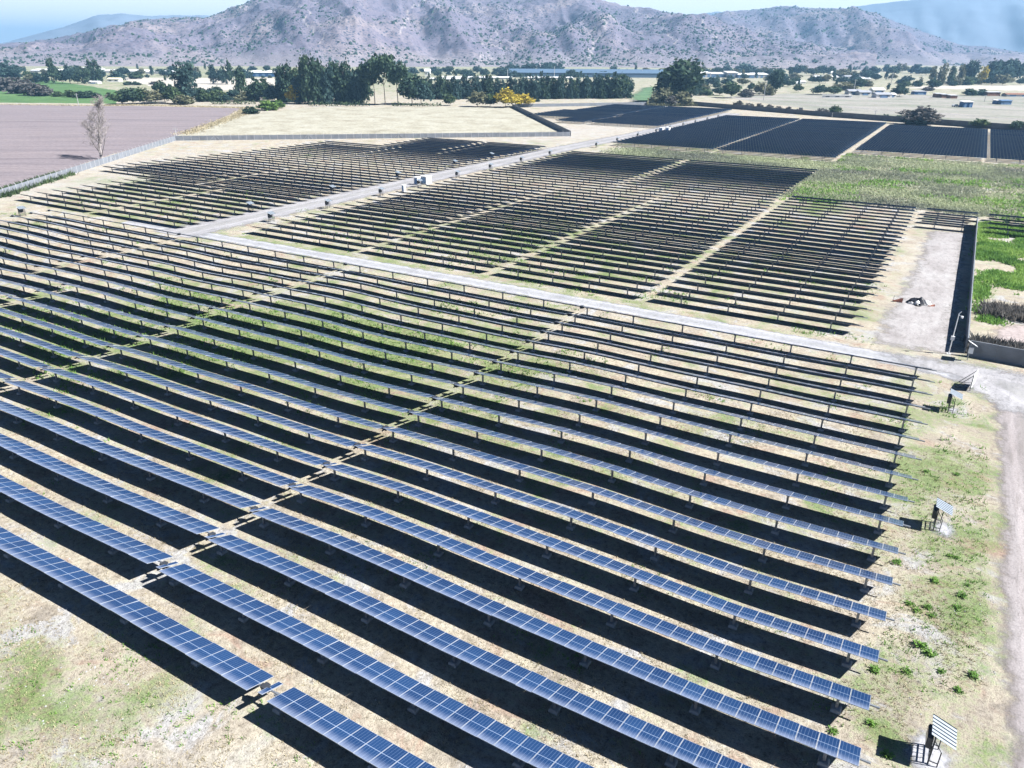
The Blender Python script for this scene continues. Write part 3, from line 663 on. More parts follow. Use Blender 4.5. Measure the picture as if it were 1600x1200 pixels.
def blobs_for(kind,R):
    if kind=='poplar':
        return [(R.uniform(-.10,.10),R.uniform(-.1,.1),.16+.78*k/6,.34*(1-.5*abs(k/6-.35)),.34*(1-.5*abs(k/6-.35)),.12) for k in range(7)]
    if kind=='loose':
        return [(R.uniform(-.24,.24),R.uniform(-.24,.24),R.uniform(.12,.9),R.uniform(.16,.28),R.uniform(.16,.28),R.uniform(.07,.13)) for k in range(10)]+[(0,0,.45,.28,.28,.34),(0,0,.18,.34,.34,.14)]
    if kind=='conifer':
        return [(R.uniform(-.05,.05),R.uniform(-.05,.05),.08+.86*k/6,.46*(1-.8*(k/6)**1.3)+.03,.46*(1-.8*(k/6)**1.3)+.03,.11) for k in range(7)]
    if kind=='round':
        return [(.26*math.cos(a)+R.uniform(-.06,.06),.26*math.sin(a)+R.uniform(-.06,.06),R.uniform(.42,.66),R.uniform(.17,.25),R.uniform(.17,.25),R.uniform(.17,.25)) for a in np.arange(0,6.28,1.05)]+[(R.uniform(-.1,.1),0,.78,.24,.24,.2),(0,0,.5,.32,.32,.28)]
    if kind=='bush':
        return [(.28*math.cos(a)+R.uniform(-.08,.08),.28*math.sin(a)+R.uniform(-.08,.08),R.uniform(.25,.5),R.uniform(.18,.26),R.uniform(.18,.26),R.uniform(.22,.34)) for a in np.arange(0,6.28,.9)]+[(R.uniform(-.1,.1),R.uniform(-.1,.1),.66,.24,.24,.3)]
    if kind=='umbrella':
        return [(.3*math.cos(a)*R.uniform(.5,1.1),.3*math.sin(a)*R.uniform(.5,1.1),R.uniform(.55,.92),R.uniform(.13,.21),R.uniform(.13,.21),R.uniform(.05,.10)) for a in np.arange(0,6.28,.5)]
TPL={}; NV=3
SPEC={'poplar':(95,11,.055,.055,1.0,.030),'loose':(150,12,.045,.05,.8,.03),'conifer':(120,11,.055,.05,.9,.025),'round':(150,11,.055,.06,.6,.035),'bush':(120,10,.07,.07,.3,.03),'umbrella':(150,9,.04,.05,.85,.022)}
def tpl(kind,mat,v):
    k=(kind,mat,v)
    if k in TPL: return TPL[k]
    R=random.Random(hash_s(kind)*7+v*13); nc,nl,size,spread,th,tr=SPEC[kind]
    V,tt=crown_quads(blobs_for(kind,R),nc,nl,size,hash_s(kind)+v,spread)
    cm=quads_mesh('crown',V,L[mat],tt); tm=trunk_mesh(th,tr,6,v+3); TPL[k]=(cm,tm); return TPL[k]
def hash_s(s): return sum(ord(c)*(i+3) for i,c in enumerate(s))
NAMES={'poplar':'slender_tree','loose':'loose_tree','conifer':'conifer','round':'broad_tree','bush':'shrub','umbrella':'tall_tree'}
CNT={}
def tree(kind,mat,px,py,hp,wp,label,group=None,world=None,name=None,hw=None):
    if world: x,y=world
    else: x,y=at(px,py)
    d=depth(x,y,2); h,w=hw if hw else (hp*d/F_PX*.95,wp*d/F_PX)
    i=CNT.get(kind,0); CNT[kind]=i+1
    cm,tm=tpl(kind,mat,i%NV)
    nm=name or NAMES[kind]
    t=thing(nm,label,'shrub' if nm=='shrub' else 'tree',(x,y,0),random.uniform(0,6.28),group); w*=1.38
    add('crown',cm,t,scale=(w,w,h)); add('trunk',tm,t,scale=(w if kind in('bush',) else min(w,h*.5),)*2+(h,)); return t
# thicket and trees behind the ploughed field
G1='shrubs around the green crop field'; G2='trees behind the straw field'
lst=[('bush','grey',4,140,20,30),('bush','grey',22,142,22,30),('bush','grey',38,146,22,28),('bush','grey',54,149,20,28),('bush','grey',68,150,18,22)]
for i,a in enumerate(lst): tree(*a,f'grey leafless thicket shrub above the green crop, {nth(i+1)} from the left',G1)
tree('bush','olive',50,128,12,18,'yellow green bush beyond the grey thicket at far left',G1)
for i,a in enumerate([('bush','mid',90,151,9,13),('bush','mid',112,152,12,14),('bush','dark',126,153,11,13),('bush','dark',139,153,12,18),('bush','dark',151,153,9,12),('bush','mid',172,153,9,10)]):
    tree(*a,f'low bush in the line across green crop field, {nth(i+1)} from the left',G1)
for i,a in enumerate([('round','mid',192,163,20,27),('round','dark',208,163,25,28),('round','mid',226,162,24,28),('round','olive',243,162,22,26),('round','dark',258,160,33,24),('round','mid',272,162,26,24),('bush','olive',287,163,16,22)]):
    tree(*a,f'bushy green tree at the far edge of the ploughed field, {nth(i+1)} from the left',G1)
for i,a in enumerate([('bush','dark',200,133,6,11),('bush','dark',213,133,6,10),('bush','grey',240,132,5,11)]): tree(*a,f'small round bush on the fallow strip, {nth(i+1)} from the left',G1)
for i,a in enumerate([('round','blue',8,124,28,30),('round','blue',24,122,20,22),('poplar','blue',60,129,15,13),('poplar','dark',72,130,15,12),('poplar','dark',85,130,36,12),('round','dark',98,131,22,14),('round','blue',110,131,30,15),('round','dark',122,131,18,13),('poplar','dark',135,131,25,14),('poplar','dark',146,128,31,13),('conifer','dark',154,128,34,14)]):
    tree(*a,f'dark tree in the far left grove beyond the crop, {nth(i+1)} from left','trees of the far left grove')
tree('loose','blue',294,154,54,32,'tall loose eucalyptus standing alone behind the ploughed field')
for i,a in enumerate([('bush','dark',312,159,10,10),('bush','mid',321,159,18,15),('bush','mid',341,158,19,20),('bush','bright',420,172,16,26),('bush','bright',434,169,13,16),('bush','dark',391,178,13,18)]):
    tree(*a,f'low bush near the corner of ploughed and straw fields, {nth(i+1)} along',G1)
for i,a in enumerate([('poplar','blue',335,131,28,12),('round','blue',346,131,22,15),('poplar','blue',352,132,28,11),('poplar','dark',362,132,34,11)]):
    tree(*a,f'tree in the small clump on the fallow ground, {nth(i+1)} from left','trees of the clump on the fallow ground')
tree('poplar','dark',379,152,42,19,'dark pointed tree standing alone left of the tall grove')
for i,a in enumerate([('round','dark',406,158,37,26),('round','mid',396,158,24,16),('round','blue',427,159,26,22),('loose','dark',450,160,61,22),('loose','blue',468,162,46,20),('loose','dark',483,163,72,22),('loose','dark',497,163,73,22),('loose','blue',511,163,60,20),('loose','dark',524,162,62,20),('loose','dark',540,162,66,24),('loose','blue',555,162,54,22),('loose','dark',568,161,56,24)]):
    tree(*a,f'dark tree of the tall grove behind straw field, {nth(i+1)} from left',G2)
tree('round','yellow',460,162,28,19,'small yellow autumn tree before the dark grove',G2)
for i,a in enumerate([('umbrella','dark',586,163,66,34),('umbrella','dark',602,164,77,38),('umbrella','dark',622,164,70,32)]):
    tree(*a,f'tall tree with bare trunks and high crown behind straw field, {nth(i+1)} of three',G2)
for i,a in enumerate([('round','dark',644,163,46,36),('round','blue',658,163,38,28)]): tree(*a,f'dense dark tree right of the bare trunked trees, {["left","right"][i]} one',G2)
R0=random.Random(4); N=50
for i in range(N):
    x=667+i*(985-667)/N+R0.uniform(-1.5,1.5); hp=R0.uniform(27,36)*(1.0 if i%7 else 1.15); tree('conifer' if i%3 else 'poplar','blue' if R0.random()<.6 else 'dark',x,155-1.5*i/N+R0.uniform(-.6,.6),hp,R0.uniform(12,16),f'dark green conifer in the windbreak row, {nth(i+1)} from its left end','conifers of the windbreak row')
for i,a in enumerate([('round','dark',964,154,40,24),('round','blue',979,153,30,18)]): tree(*a,f'round dark tree at the right end of the windbreak, {["left","right"][i]} one',G2)
tree('round','mid',703,165,18,15,'small round green tree in front of the windbreak row',G2)
tree('round','olive',746,167,25,25,'open green tree left of the yellow autumn trees',G2); tree('round','mid',766,167,20,20,'low green tree touching the yellow autumn tree',G2)
tree('round','yellow',790,168,29,27,'bright yellow autumn tree at the fence corner, taller of two',G2); tree('round','yellow',818,167,21,26,'wide yellow olive autumn tree at fence corner, lower of two',G2)
tree('bush','dark',840,159,5,7,'tiny round bush on the bare strip right of yellow trees',G2)
tree('round','dark',1060,160,66,56,'largest dark green tree behind the far panel field'); tree('round','dark',1040,160,38,32,'dark round tree leaning on the largest tree'); tree('round','blue',1078,158,44,26,'bluish tree at the right foot of the largest tree')
for i,a in enumerate([('bush','olive',1036,164,27,28),('bush','grey',1050,165,17,18),('bush','olive',1066,165,23,22)]): tree(*a,f'pale olive bush before the largest dark tree, {nth(i+1)} from left','bushes before the largest tree')
for i,a in enumerate([('round','dark',1097,138,11,15),('round','dark',1120,139,11,11),('bush','mid',1099,149,13,18),('round','dark',1124,149,15,18),('round','mid',1142,153,24,24),('round','dark',1174,141,11,11),('bush','grey',1165,152,14,17),('round','olive',1186,149,21,16),('bush','olive',1200,149,18,16),('round','dark',1211,147,38,20)]):
    tree(*a,f'tree on the waste ground right of the largest tree, {nth(i+1)} from left','trees on the waste ground')
for i,a in enumerate([(1153,169,12,13),(1170,170,10,11),(1187,172,11,11),(1202,171,8,10),(1215,174,9,11),(1231,175,9,9),(1249,177,9,9),(1284,180,12,14)]):
    tree('bush','grey',*a,f'small bare shrub behind the long dark wall, {nth(i+1)} from left','bare shrubs behind the dark wall')
for i,a in enumerate([('round','mid',1304,179,14,16),('round','dark',1382,188,10,9),('round','dark',1406,190,10,13)]): tree(*a,f'small green tree behind the dark wall, {nth(i+1)} from left','small trees behind the dark wall')
tree('round','grey',1437,195,28,44,'wide half bare tree overhanging the long dark wall'); tree('bush','dark',1428,195,17,26,'dark green bush under the wide half bare tree')
tree('round','mid',1528,200,15,21,'low green tree behind the dark wall, left of the rightmost one'); tree('round','dark',1587,204,15,19,'low dark tree behind the dark wall at the right edge')
for i,a in enumerate([('round','dark',1282,148,15,23),('round','mid',1303,148,13,18),('bush','olive',1318,141,13,26),('round','dark',1340,139,16,18),('round','dark',1405,151,18,20),('round','mid',1247,144,13,11),('bush','grey',1450,142,7,12),('bush','dark',1516,149,11,18),('bush','dark',1532,149,10,17)]):
    tree(*a,f'tree among the farm houses, {nth(i+1)} of those listed from the left','trees among the farm houses')
for i,a in enumerate([('poplar','olive',1455,132,26,11),('poplar','olive',1470,132,31,13),('poplar','mid',1486,133,27,12),('poplar','olive',1499,132,29,11),('round','blue',1512,131,36,20),('poplar','yellow',1533,132,27,13),('round','blue',1549,130,35,26),('round','blue',1564,130,37,26),('round','blue',1581,129,35,24),('round','blue',1600,128,32,24),('bush','olive',1490,133,13,16),('bush','mid',1510,133,14,17),('round','olive',1566,133,17,22)]):
    tree(*a,f'tree of the row beyond the cream field at right, {nth(i+1)} listed',"trees beyond the cream field")
R1=random.Random(11); k=0
def far_trees(n,x0,x1,y0,y1,h0,h1,where,group,mats=('blue','blue','dark','olive')):
    for i in range(n):
        x=x0+(x1-x0)*(i+R1.random())/n; kd=R1.choice(['round','round','bush','poplar']); hp=R1.uniform(h0,h1); wp=hp*(R1.uniform(.9,1.5) if kd!='poplar' else R1.uniform(.35,.5))
        tree(kd,R1.choice(mats),x,R1.uniform(y0,y1),hp,wp,f'distant bluish tree {where}, {nth(i+1)} from left',group)
for i in range(16):
    x=440+i*8.6+R1.uniform(-3,3); tree(R1.choice(['loose','poplar','loose']),R1.choice(['dark','blue','mid']),x,R1.uniform(156,160),R1.uniform(38,56),R1.uniform(14,20),f'narrow tree filling the back of the tall grove, {nth(i+1)} from left','trees filling the tall grove')
for i in range(22):
    x=190+i*11.5+R1.uniform(-4,4); tree(R1.choice(['bush','round','round']),R1.choice(['dark','blue','mid','olive']),x,R1.uniform(150,159),R1.uniform(10,18),R1.uniform(14,22),f'low tree of the green belt left of the tall grove, {nth(i+1)} from left','low trees of the green belt')
far_trees(26,0,450,117,127,8,15,'scattered over the left valley floor','distant trees on the left valley floor',('blue','dark','mid'))
far_trees(30,630,1010,114,122,7,13,'between windbreak and hill foot','distant trees above the windbreak',('blue','blue','dark'))
far_trees(22,1100,1600,126,141,8,15,'on the right valley floor','distant trees on the right valley floor',('blue','dark','mid','olive'))
far_trees(34,1085,1450,112,121,9,15,'behind the white warehouses and houses','distant trees below the right hills',)
far_trees(26,1090,1460,122,136,8,15,'around the farm roofs','distant trees around the farm roofs')
far_trees(18,0,440,108,116,7,13,'at the foot of the left hills','distant trees at the left hill foot')
far_trees(12,795,880,113,114,11,17,'behind the long shade house','distant trees behind the shade house',('blue',))
far_trees(14,640,800,114,120,6,12,'beyond the windbreak row','distant trees beyond the windbreak')
far_trees(8,1000,1100,113,118,6,11,'right of the shade house','distant trees right of the shade house')
far_trees(14,170,430,121,124,4,6,'in the hedge line beyond the fallow strip','hedge trees beyond the fallow strip',('dark','blue'))
# hedge bands
def hedge(px0,px1,py,hp,label,mat='mid'):
    a=np.array(at(px0,py)); b=np.array(at(px1,py)); d=depth(*((a+b)/2)); h=hp*d/F_PX; Ln=np.linalg.norm(b-a)
    t=thing('hedge',label,'hedge',(a[0],a[1],0),math.atan2(b[1]-a[1],b[0]-a[0])); n=int(Ln*14)
    P=np.stack([rng.uniform(0,Ln,n),rng.normal(0,h*.35,n),np.abs(rng.normal(.5,.3,n))*h],1); nr=rng.normal(size=(n,3))+[0,0,.6]; nr/=np.linalg.norm(nr,axis=1)[:,None]
    a_=np.cross(nr,rng.normal(size=(n,3))); a_/=np.linalg.norm(a_,axis=1)[:,None]; b_=np.cross(nr,a_); s=rng.uniform(.25,.6,n)[:,None]
    add('foliage',quads_mesh('foliage',np.stack([P-a_*s,P+b_*s*.7,P+a_*s,P-b_*s*.7],1),L[mat],np.clip(vnoise(P[:,0]*.4,P[:,1],4)+rng.normal(0,.1,n),0,1)),t)
hedge(482,578,166,6.5,'low green reed hedge at the foot of the tall grove'); hedge(612,690,166,5,'low green reed hedge under the bare trunked trees'); hedge(330,400,163,5,'low weedy hedge at the far corner of ploughed field'); hedge(1010,1090,166,4,'scrubby green hedge along the far dark wall','olive')
# dead tree
def dead_tree(x,y,h):
    t=thing('dead_tree','tall bare grey dead tree standing beside the slab fence','tree',(x,y,0)); R=random.Random(5)
    tr=MB(); tw=MB()
    def grow(p,d,l,r,lev,mb):
        n=9 if lev==0 else 4
        for k in range(n):
            d=(d+Vector((R.uniform(-.14,.14),R.uniform(-.14,.14),.06 if lev<2 else R.uniform(-.1,.12)))).normalized(); q=p+d*l/n; r2=r*(.86 if lev==0 else .78)
            mb.tube(p,q,r,r2,n=5 if lev<2 else 3,cap=False)
            nb=(3 if k>1 else 1) if lev==0 else (3 if lev==1 else 2 if lev<4 else 0)
            for _ in range(nb):
                if lev and R.random()<.2: continue
                a=R.uniform(0,6.28); s_=Vector((math.cos(a),math.sin(a),R.uniform(.1,1.0))).normalized()
                grow(q,(d*.3+s_*.7).normalized(),(h*R.uniform(.17,.34)*(1.15-.06*k)) if lev==0 else l*R.uniform(.3,.55),max(r2*.40,.028),lev+1,tw)
            p,r=q,r2
    grow(Vector((0,0,-.1)),Vector((-.28,.12,1)).normalized(),h*.96,h*.034,0,tr)
    grow(Vector((.2,.1,h*.05)),Vector((.62,.1,.8)).normalized(),h*.5,h*.013,1,tr)
    add('trunk',tr.build('trunk',[M['wood']]),t); add('branches',tw.build('branches',[M['wood']]),t)
xd,yd=at(159,249); dead_tree(xd,yd,17.0)

# ------------------------------------------------------------------ farm buildings
def place(px,py): return at(px,py)
def building(name,label,px,py,wp,hp,dp,wall,roof,rz=None,gable=False,doors=0,windows=0,cat='building',roofh=.35):
    """wp,hp: width and wall height in photo pixels at its distance; dp depth in metres"""
    x,y=at(px,py); d=depth(x,y); w=wp*d/F_PX; h=hp*d/F_PX
    t=thing(name,label,cat,(x,y,0),-YAW*0+(-YAW if False else math.atan2(_r[1],_r[0])) if rz is None else rz)
    mb=MB(); mb.box((0,dp/2,h/2),(w,dp,h),0); add('wall',mb.build('wall',[M[wall]]),t)
    mb=MB(); o=.04*h+.3
    if gable:
        rh=h*roofh+.5; A,B,C=(-w/2-o,-o,h),(w/2+o,-o,h),(w/2+o,dp/2,h+rh); D=(-w/2-o,dp/2,h+rh); E,Fq=(-w/2-o,dp+o,h),(w/2+o,dp+o,h)
        mb.face([A,B,C,D],0); mb.face([D,C,Fq,E],0); mb.face([A,D,E],0); mb.face([B,Fq,C],0); mb.face([A,E,Fq,B],0)
    else:
        A=Matrix.Translation((0,dp/2,h+.35+.02*dp))@Matrix.Rotation(.06,4,'X'); mb.box((0,0,0),(w+2*o,dp+2*o,.35),0,A)
    add('roof',mb.build('roof',[M[roof]]),t)
    for k in range(doors):
        mb=MB(); mb.box(((k+.5)/doors*w-w/2,-.06,h*.4),(w/doors*.5,.1,h*.8),0); add('door',mb.build('door',[M['pale_blue']]),t)
    for k in range(windows):
        mb=MB(); mb.box(((k+.5)/windows*w-w/2,-.06,h*.58),(w/windows*.4,.1,h*.32),0); add('window',mb.build('window',[M['dark_glass']]),t)
    return t
building('shed','long blue walled shed with white roof left of the tall grove',417,120,60,6,30,'blue','white',doors=6)
building('shed','low blue shed with pale roof beside the long blue one',360,116,40,4,20,'blue','white',doors=3)
for i,(a,b,c) in enumerate([(70,113,46),(125,110.5,40),(190,114,60),(255,115.5,55)]): building('greenhouse',f'long low white greenhouse at the left hill foot, {nth(i+1)} from left',a,b,c,2.6,40,'pale_conc','white',gable=True,cat='greenhouse',roofh=.6)
building('farm_house','small white farm house at the edge of the left grove',177,128,18,4,9,'wall_white','cream',gable=True,windows=2)
building('farm_house','white low farm shed under the left grove',145,131,16,2.5,8,'wall_white','white',gable=True,doors=1)
building('hut','pale pink hut with open front behind the corner bushes',384,158,20,4,6,'wall_white','wood',doors=1,gable=True)
building('tower_house','white gabled house between the dark tree and the windbreak',668,120,8,8,10,'wall_white','white',gable=True,windows=2)
building('shade_house','long blue grey net shade house beyond the windbreak row',925,121,260,6.5,60,'shade_net','shade_net',cat='greenhouse')
building('barn','barn with large cream roof behind the shade house',887,115,22,2.5,26,'wall_white','cream',gable=True,roofh=1.2)
for i,(a,b,c) in enumerate([(745,123.5,110),(700,126,60),(860,124,70)]): building('greenhouse',f'pale plastic greenhouse just beyond the windbreak, {["middle","left","right"][i]} one',a,b,c,2,14,'pale_conc','white',cat='greenhouse')
for i,(a,b,c,h) in enumerate([(1100,121,22,6),(1122,121,22,5),(1145,121.5,16,7),(1166,122,24,4.5),(1190,122,22,5)]): building('warehouse',f'pale grey warehouse in the row right of largest tree, {nth(i+1)} from left',a,b,c,h,25,'pale_blue' if i%2 else 'pale_conc','white',doors=3)
for i,(a,b,c,h,r) in enumerate([(1292,123,36,2.5,'white'),(1308,116,20,2.5,'white'),(1333,122.5,24,2.5,'grey_roof'),(1363,118,24,2,'white'),(1353,125,16,2.2,'white'),(1245,133,12,3,'white'),(1255,131,8,3,'white')]):
    building('farm_building',f'low farm building with pale roof among the distant trees, {nth(i+1)} listed',a,b,c,h,14,'wall_white',r,gable=True,roofh=.5)
for i,(a,b,c,h,r) in enumerate([(1336,148,20,5,'grey_roof'),(1352,149,18,4.5,'grey_roof'),(1373,147,18,6,'white'),(1381,153,24,5,'grey_roof'),(1394,152,12,4,'wall_white')]):
    building('farm_house',f'white walled farm house with low roof beside dark round tree, {nth(i+1)} from left',a,b,c,h,9,'wall_white',r,gable=True,doors=1,windows=2)
building('garden_wall','long white wall with openings left of the farm houses',1308,153,46,3.4,.6,'wall_white','wall_white',windows=3,cat='wall')
building('shed','dark shed left of the fenced pens',1438,148,18,4,7,'blue','grey_roof',doors=1); building('shed','small white shed inside the pens',1533,149,13,5,6,'wall_white','white',doors=1); building('shed','long brown roofed shed at the right edge',1592,151,38,3,8,'pale_conc','rust',gable=True,doors=2)
for i,(a,b,c,h) in enumerate([(1467,152.5,9,5),(1476,153,9,4.5),(1490,154,11,4),(1548,150,11,5),(1557,150,11,5)]): building('animal_pen',f'small pen with pale frame right of the farm houses, {nth(i+1)} from left',a,b,c,h,6,'rust','pale_conc',cat='pen')
for i,(a,b,c,h,m) in enumerate([(1507.5,168,6.5,7.5,'blue'),(1515.5,168,6.5,7.5,'blue'),(1560,163,7.5,5,'blue'),(1572,163.5,16,5,'pale_blue')]):
    building('container',['left blue container of the pair on the pasture','right blue container of the pair on the pasture','blue container nearest the right edge of pasture','pale blue long container at the right of pasture'][i],a,b,c,h,5,m,'white' if i<3 else 'pale_blue',cat='container',doors=1)
def car(px,py,label,rz):
    x,y=at(px,py); t=thing('car',label,'car',(x,y,0),rz); t.scale=(1.15,)*3
    mb=MB(); prof=[(-2.1,.35),(2.1,.35),(2.15,.75),(1.2,.95),(.6,1.45),(-1.3,1.48),(-2.0,1.0)]
    for s in (-1,1): 
        q=[(a,s*.85,b) for a,b in prof]; mb.face(q if s<0 else q[::-1],0)
    for (a,b),(c,d) in zip(prof,prof[1:]+prof[:1]): mb.face([(a,-.85,b),(a,.85,b),(c,.85,d),(c,-.85,d)],0)
    add('body',mb.build('body',[M['white']]),t)
    mb=MB(); 
    for s in (-1,1): mb.face([(.95,s*.86,1.0),(.5,s*.86,1.4),(-1.25,s*.86,1.42),(-1.7,s*.86,1.02)],0)
    mb.face([(1.16,-.7,.99),(1.16,.7,.99),(.64,.7,1.44),(.64,-.7,1.44)],0); add('window',mb.build('window',[M['dark_glass']]),t)
    for wx in (-1.3,1.35):
        for s in (-1,1):
            mb=MB(); mb.tube((wx,s*.70,.33),(wx,s*.88,.33),.33,n=12); add('wheel',mb.build('wheel',[M['black']]),t)
car(1493,167,'white car parked left of the blue container pair',math.radians(35))
def pole(px,py,hp,label,arm=True):
    x,y=at(px,py); d=depth(x,y); h=hp*d/F_PX*1.05; t=thing('utility_pole',label,'utility pole',(x,y,0),.6); r=.16*max(1,d/350)
    mb=MB(); mb.tube((0,0,0),(0,0,h),r,r*.7,n=6); add('pole',mb.build('pole',[M['pale_conc']]),t)
    if arm: mb=MB(); mb.box((0,0,h*.93),(2.0,.2,.2),0); add('crossarm',mb.build('crossarm',[M['pale_conc']]),t)
for i,a in enumerate([(123,165,17),(276,216,14),(1193,157,22),(1334,142,16),(1392,133,18),(1538,159,9),(1366,187,13),(793,121,11),(866,122,16),(1003,120,12)]): pole(*a,['leaning pale pole at the edge of the green crop','slim pole at the slab fence corner','pale pole on the waste ground by the dark tree','pole among the farm trees','pole left of the farm houses','pole beside the pens at right','thin pole behind the long dark wall','far pole at the left of the shade house','far pole before the shade house','far pole at right of the shade house'][i])

# ------------------------------------------------------------------ grass, weeds, scrub
def blades(P,h,w,mat,name,label,tint,per=5,lean=.5):
    n=len(P); P=np.repeat(P,per,0); h=np.repeat(h,per)*rng.uniform(.5,1.2,n*per); w=np.repeat(w,per); a=rng.uniform(0,6.283,n*per); tint=np.clip(np.repeat(tint,per)+rng.normal(0,.13,n*per),0,1)
    P=P+np.stack([rng.normal(0,1,n*per)*w*1.2,rng.normal(0,1,n*per)*w*1.2,np.zeros(n*per)],1)
    d=np.stack([np.cos(a),np.sin(a),np.zeros(n*per)],1); l=rng.uniform(-lean,lean,(n*per,2))*h[:,None]
    b0=P-d*(w*.5)[:,None]; b1=P+d*(w*.5)[:,None]; b0[:,2]-=.02; b1[:,2]-=.02; tp=P+np.stack([l[:,0],l[:,1],h],1)
    o=add(name,quads_mesh(name,np.stack([b0,b1,tp],1),L[mat],tint,3)); return tag(o,label,name.replace('_',' '),kind='stuff')
def scatter(n,x0,x1,y0,y1,dens):
    X=rng.uniform(x0,x1,n); Y=rng.uniform(y0,y1,n); k=rng.random(n)<dens(X,Y); X,Y=X[k],Y[k]; return X,Y
def infront(X,Y):
    d=(np.stack([X,Y,np.full_like(X,-CAMH)],1)); c=d@_f; px=800+F_PX*(d@_r)/c; py=600-F_PX*(d@_u)/c; return (c>5)&(px>-40)&(px<1640)&(py<1240)
def road_free(X,Y): return (~((X>-5)&(Y>90.5)))*(~((X>7.6)&(Y<100)))*(~((Y>92.8)&(Y<98.2)&(X<8)))*(~((X>-138.5)&(X<-128)&(Y>90)))
# dry straw tufts near the camera
X_,Y_=scatter(150000,-80,9,10,75,lambda x,y: sstep(.36,.62,fbm(x*.33,y*.33,21,3))*np.clip(34/np.hypot(x,y),.15,1)*road_free(x,y)); k=infront(X_,Y_); X_,Y_=X_[k],Y_[k]
blades(np.stack([X_,Y_,terrain(X_,Y_)],1),rng.uniform(.05,.16,len(X_)),rng.uniform(.03,.06,len(X_)),'straw','dry_grass','dry straw grass scattered over the near field',fbm(X_*.4,Y_*.4,5,3),4,.9)
def gdens(x,y):
    g=.75*gauss(x,y,-62,66,26,14)+.6*gauss(x,y,-95,50,24,16)+.45*gauss(x,y,4,72,6,20)+.4*gauss(x,y,5,48,3.5,15)+.3*gauss(x,y,-38,14,10,5)+.35*gauss(x,y,-60,108,50,14)+.25*gauss(x,y,-170,110,40,20)
    return sstep(.56,.74,fbm(x*.22,y*.22,33,4)+.50*g-.08)*np.clip(45/np.hypot(x,y),.12,1)*road_free(x,y)
X_,Y_=scatter(150000,-190,8,10,135,gdens); k=infront(X_,Y_); X_,Y_=X_[k],Y_[k]
blades(np.stack([X_,Y_,terrain(X_,Y_)],1),rng.uniform(.08,.26,len(X_))*(1+.6*(np.hypot(X_,Y_)>70)),rng.uniform(.05,.10,len(X_))*np.clip(np.hypot(X_,Y_)/55,1,1.8),'weed','green_grass','low green weeds growing in patches between the panel rows',fbm(X_*.5,Y_*.5,6,3),4,.8)
# lush weeds right of the wall, scrub meadow behind the middle field
X_,Y_=scatter(40000,5.6,22,116,192,lambda x,y: sstep(.42,.60,fbm(x*.22,y*.12,8,4)+.06*sstep(120,135,y))); blades(np.stack([X_,Y_,0*X_],1),rng.uniform(.12,.6,len(X_))*(.5+fbm(X_*.3,Y_*.3,72,3)),rng.uniform(.18,.4,len(X_)),'weed','lush_weeds','bright lush green weeds right of the concrete wall',(fbm(X_*.25,Y_*.25,6,4)-.5)*2.2+.62,4,.9)
X_,Y_=scatter(5000,5.6,24,101.5,107,lambda x,y: .8+0*x); blades(np.stack([X_,Y_,0*X_],1),rng.uniform(.4,1.2,len(X_)),rng.uniform(.15,.4,len(X_)),'grey','dry_brush','grey brown dry brush behind the dark wall corner',fbm(X_*.3,Y_*.3,6,3),4,.9)
X_,Y_=scatter(3500,7,24,119,124,lambda x,y: .8+0*x); blades(np.stack([X_,Y_,0*X_],1),rng.uniform(.4,1.3,len(X_)),rng.uniform(.15,.4,len(X_)),'grey','dry_brush','grey dead brush below the lush weeds',fbm(X_*.3,Y_*.3,6,3),4,.9)
X_,Y_=scatter(95000,-116,70,199,306,lambda x,y: (.35+.65*sstep(.3,.6,fbm(x*.06,y*.06,4,3)))*sstep(-118,-100,x)*(1-(x<-38)*(y<255)*1.0)*(1-(x<-36.5)*(y>276))*(1-(x<-2)*(y<200)*1.0)*(1-(x<-5)*(y<199))*(1-(y>302)*(x>-36))); 
blades(np.stack([X_,Y_,0*X_],1),rng.uniform(.15,.6,len(X_))*(.5+fbm(X_*.12,Y_*.12,71,3)),rng.uniform(.25,.6,len(X_)),'scrub','scrub','grey green scrub covering the meadow behind the middle field',(fbm(X_*.07,Y_*.09,6,5)-.5)*2.4+.55,4,1.3)
X_,Y_=scatter(9000,-40,60,196,300,lambda x,y: sstep(.54,.66,fbm(x*.07,y*.10,14,4)+.2*gauss(x,y,14,206,14,5)+.3*gauss(x,y,-31,205,4,8))*(1-(x<-36.5)*1.0)); blades(np.stack([X_,Y_,0*X_],1),rng.uniform(.3,.9,len(X_)),rng.uniform(.35,.8,len(X_)),'weed','meadow_weeds','bright green weed patches in the scrub meadow',fbm(X_*.2,Y_*.2,6,3),4,1.0)
# edge bushes along the left fence and stubble fringe of the ploughed field
pts=np.array([(-200,96.5),(-206,104),(-214,116),(-221,127)]); k=rng.uniform(0,2.99,5000); i=k.astype(int); f=k-i; P=pts[i]*(1-f)[:,None]+pts[i+1]*f[:,None]; off=rng.normal(2.3,.9,5000)
P=np.stack([P[:,0]-off*.83,P[:,1]-off*.55,0*off],1); blades(P,rng.uniform(.5,1.5,5000),rng.uniform(.3,.6,5000),'mid','fence_weeds','green bushes growing outside the left slab fence',fbm(P[:,0]*.3,P[:,1]*.3,3,3),3,.8)
pts=np.array([(-700,196),(-475,301),(-466,316),(-386,340),(-350,300),(-288,216)]); k=rng.uniform(0,4.99,9000); i=k.astype(int); f=k-i; P=pts[i]*(1-f)[:,None]+pts[i+1]*f[:,None]; P=np.stack([P[:,0]+rng.normal(0,2.2,9000),P[:,1]+rng.normal(0,2.2,9000),0*k],1)
blades(P,rng.uniform(.15,.7,9000),rng.uniform(.2,.5,9000),'straw','field_edge_grass','tall dry straw grass along the ploughed field edges',rng.random(9000),3,.7)
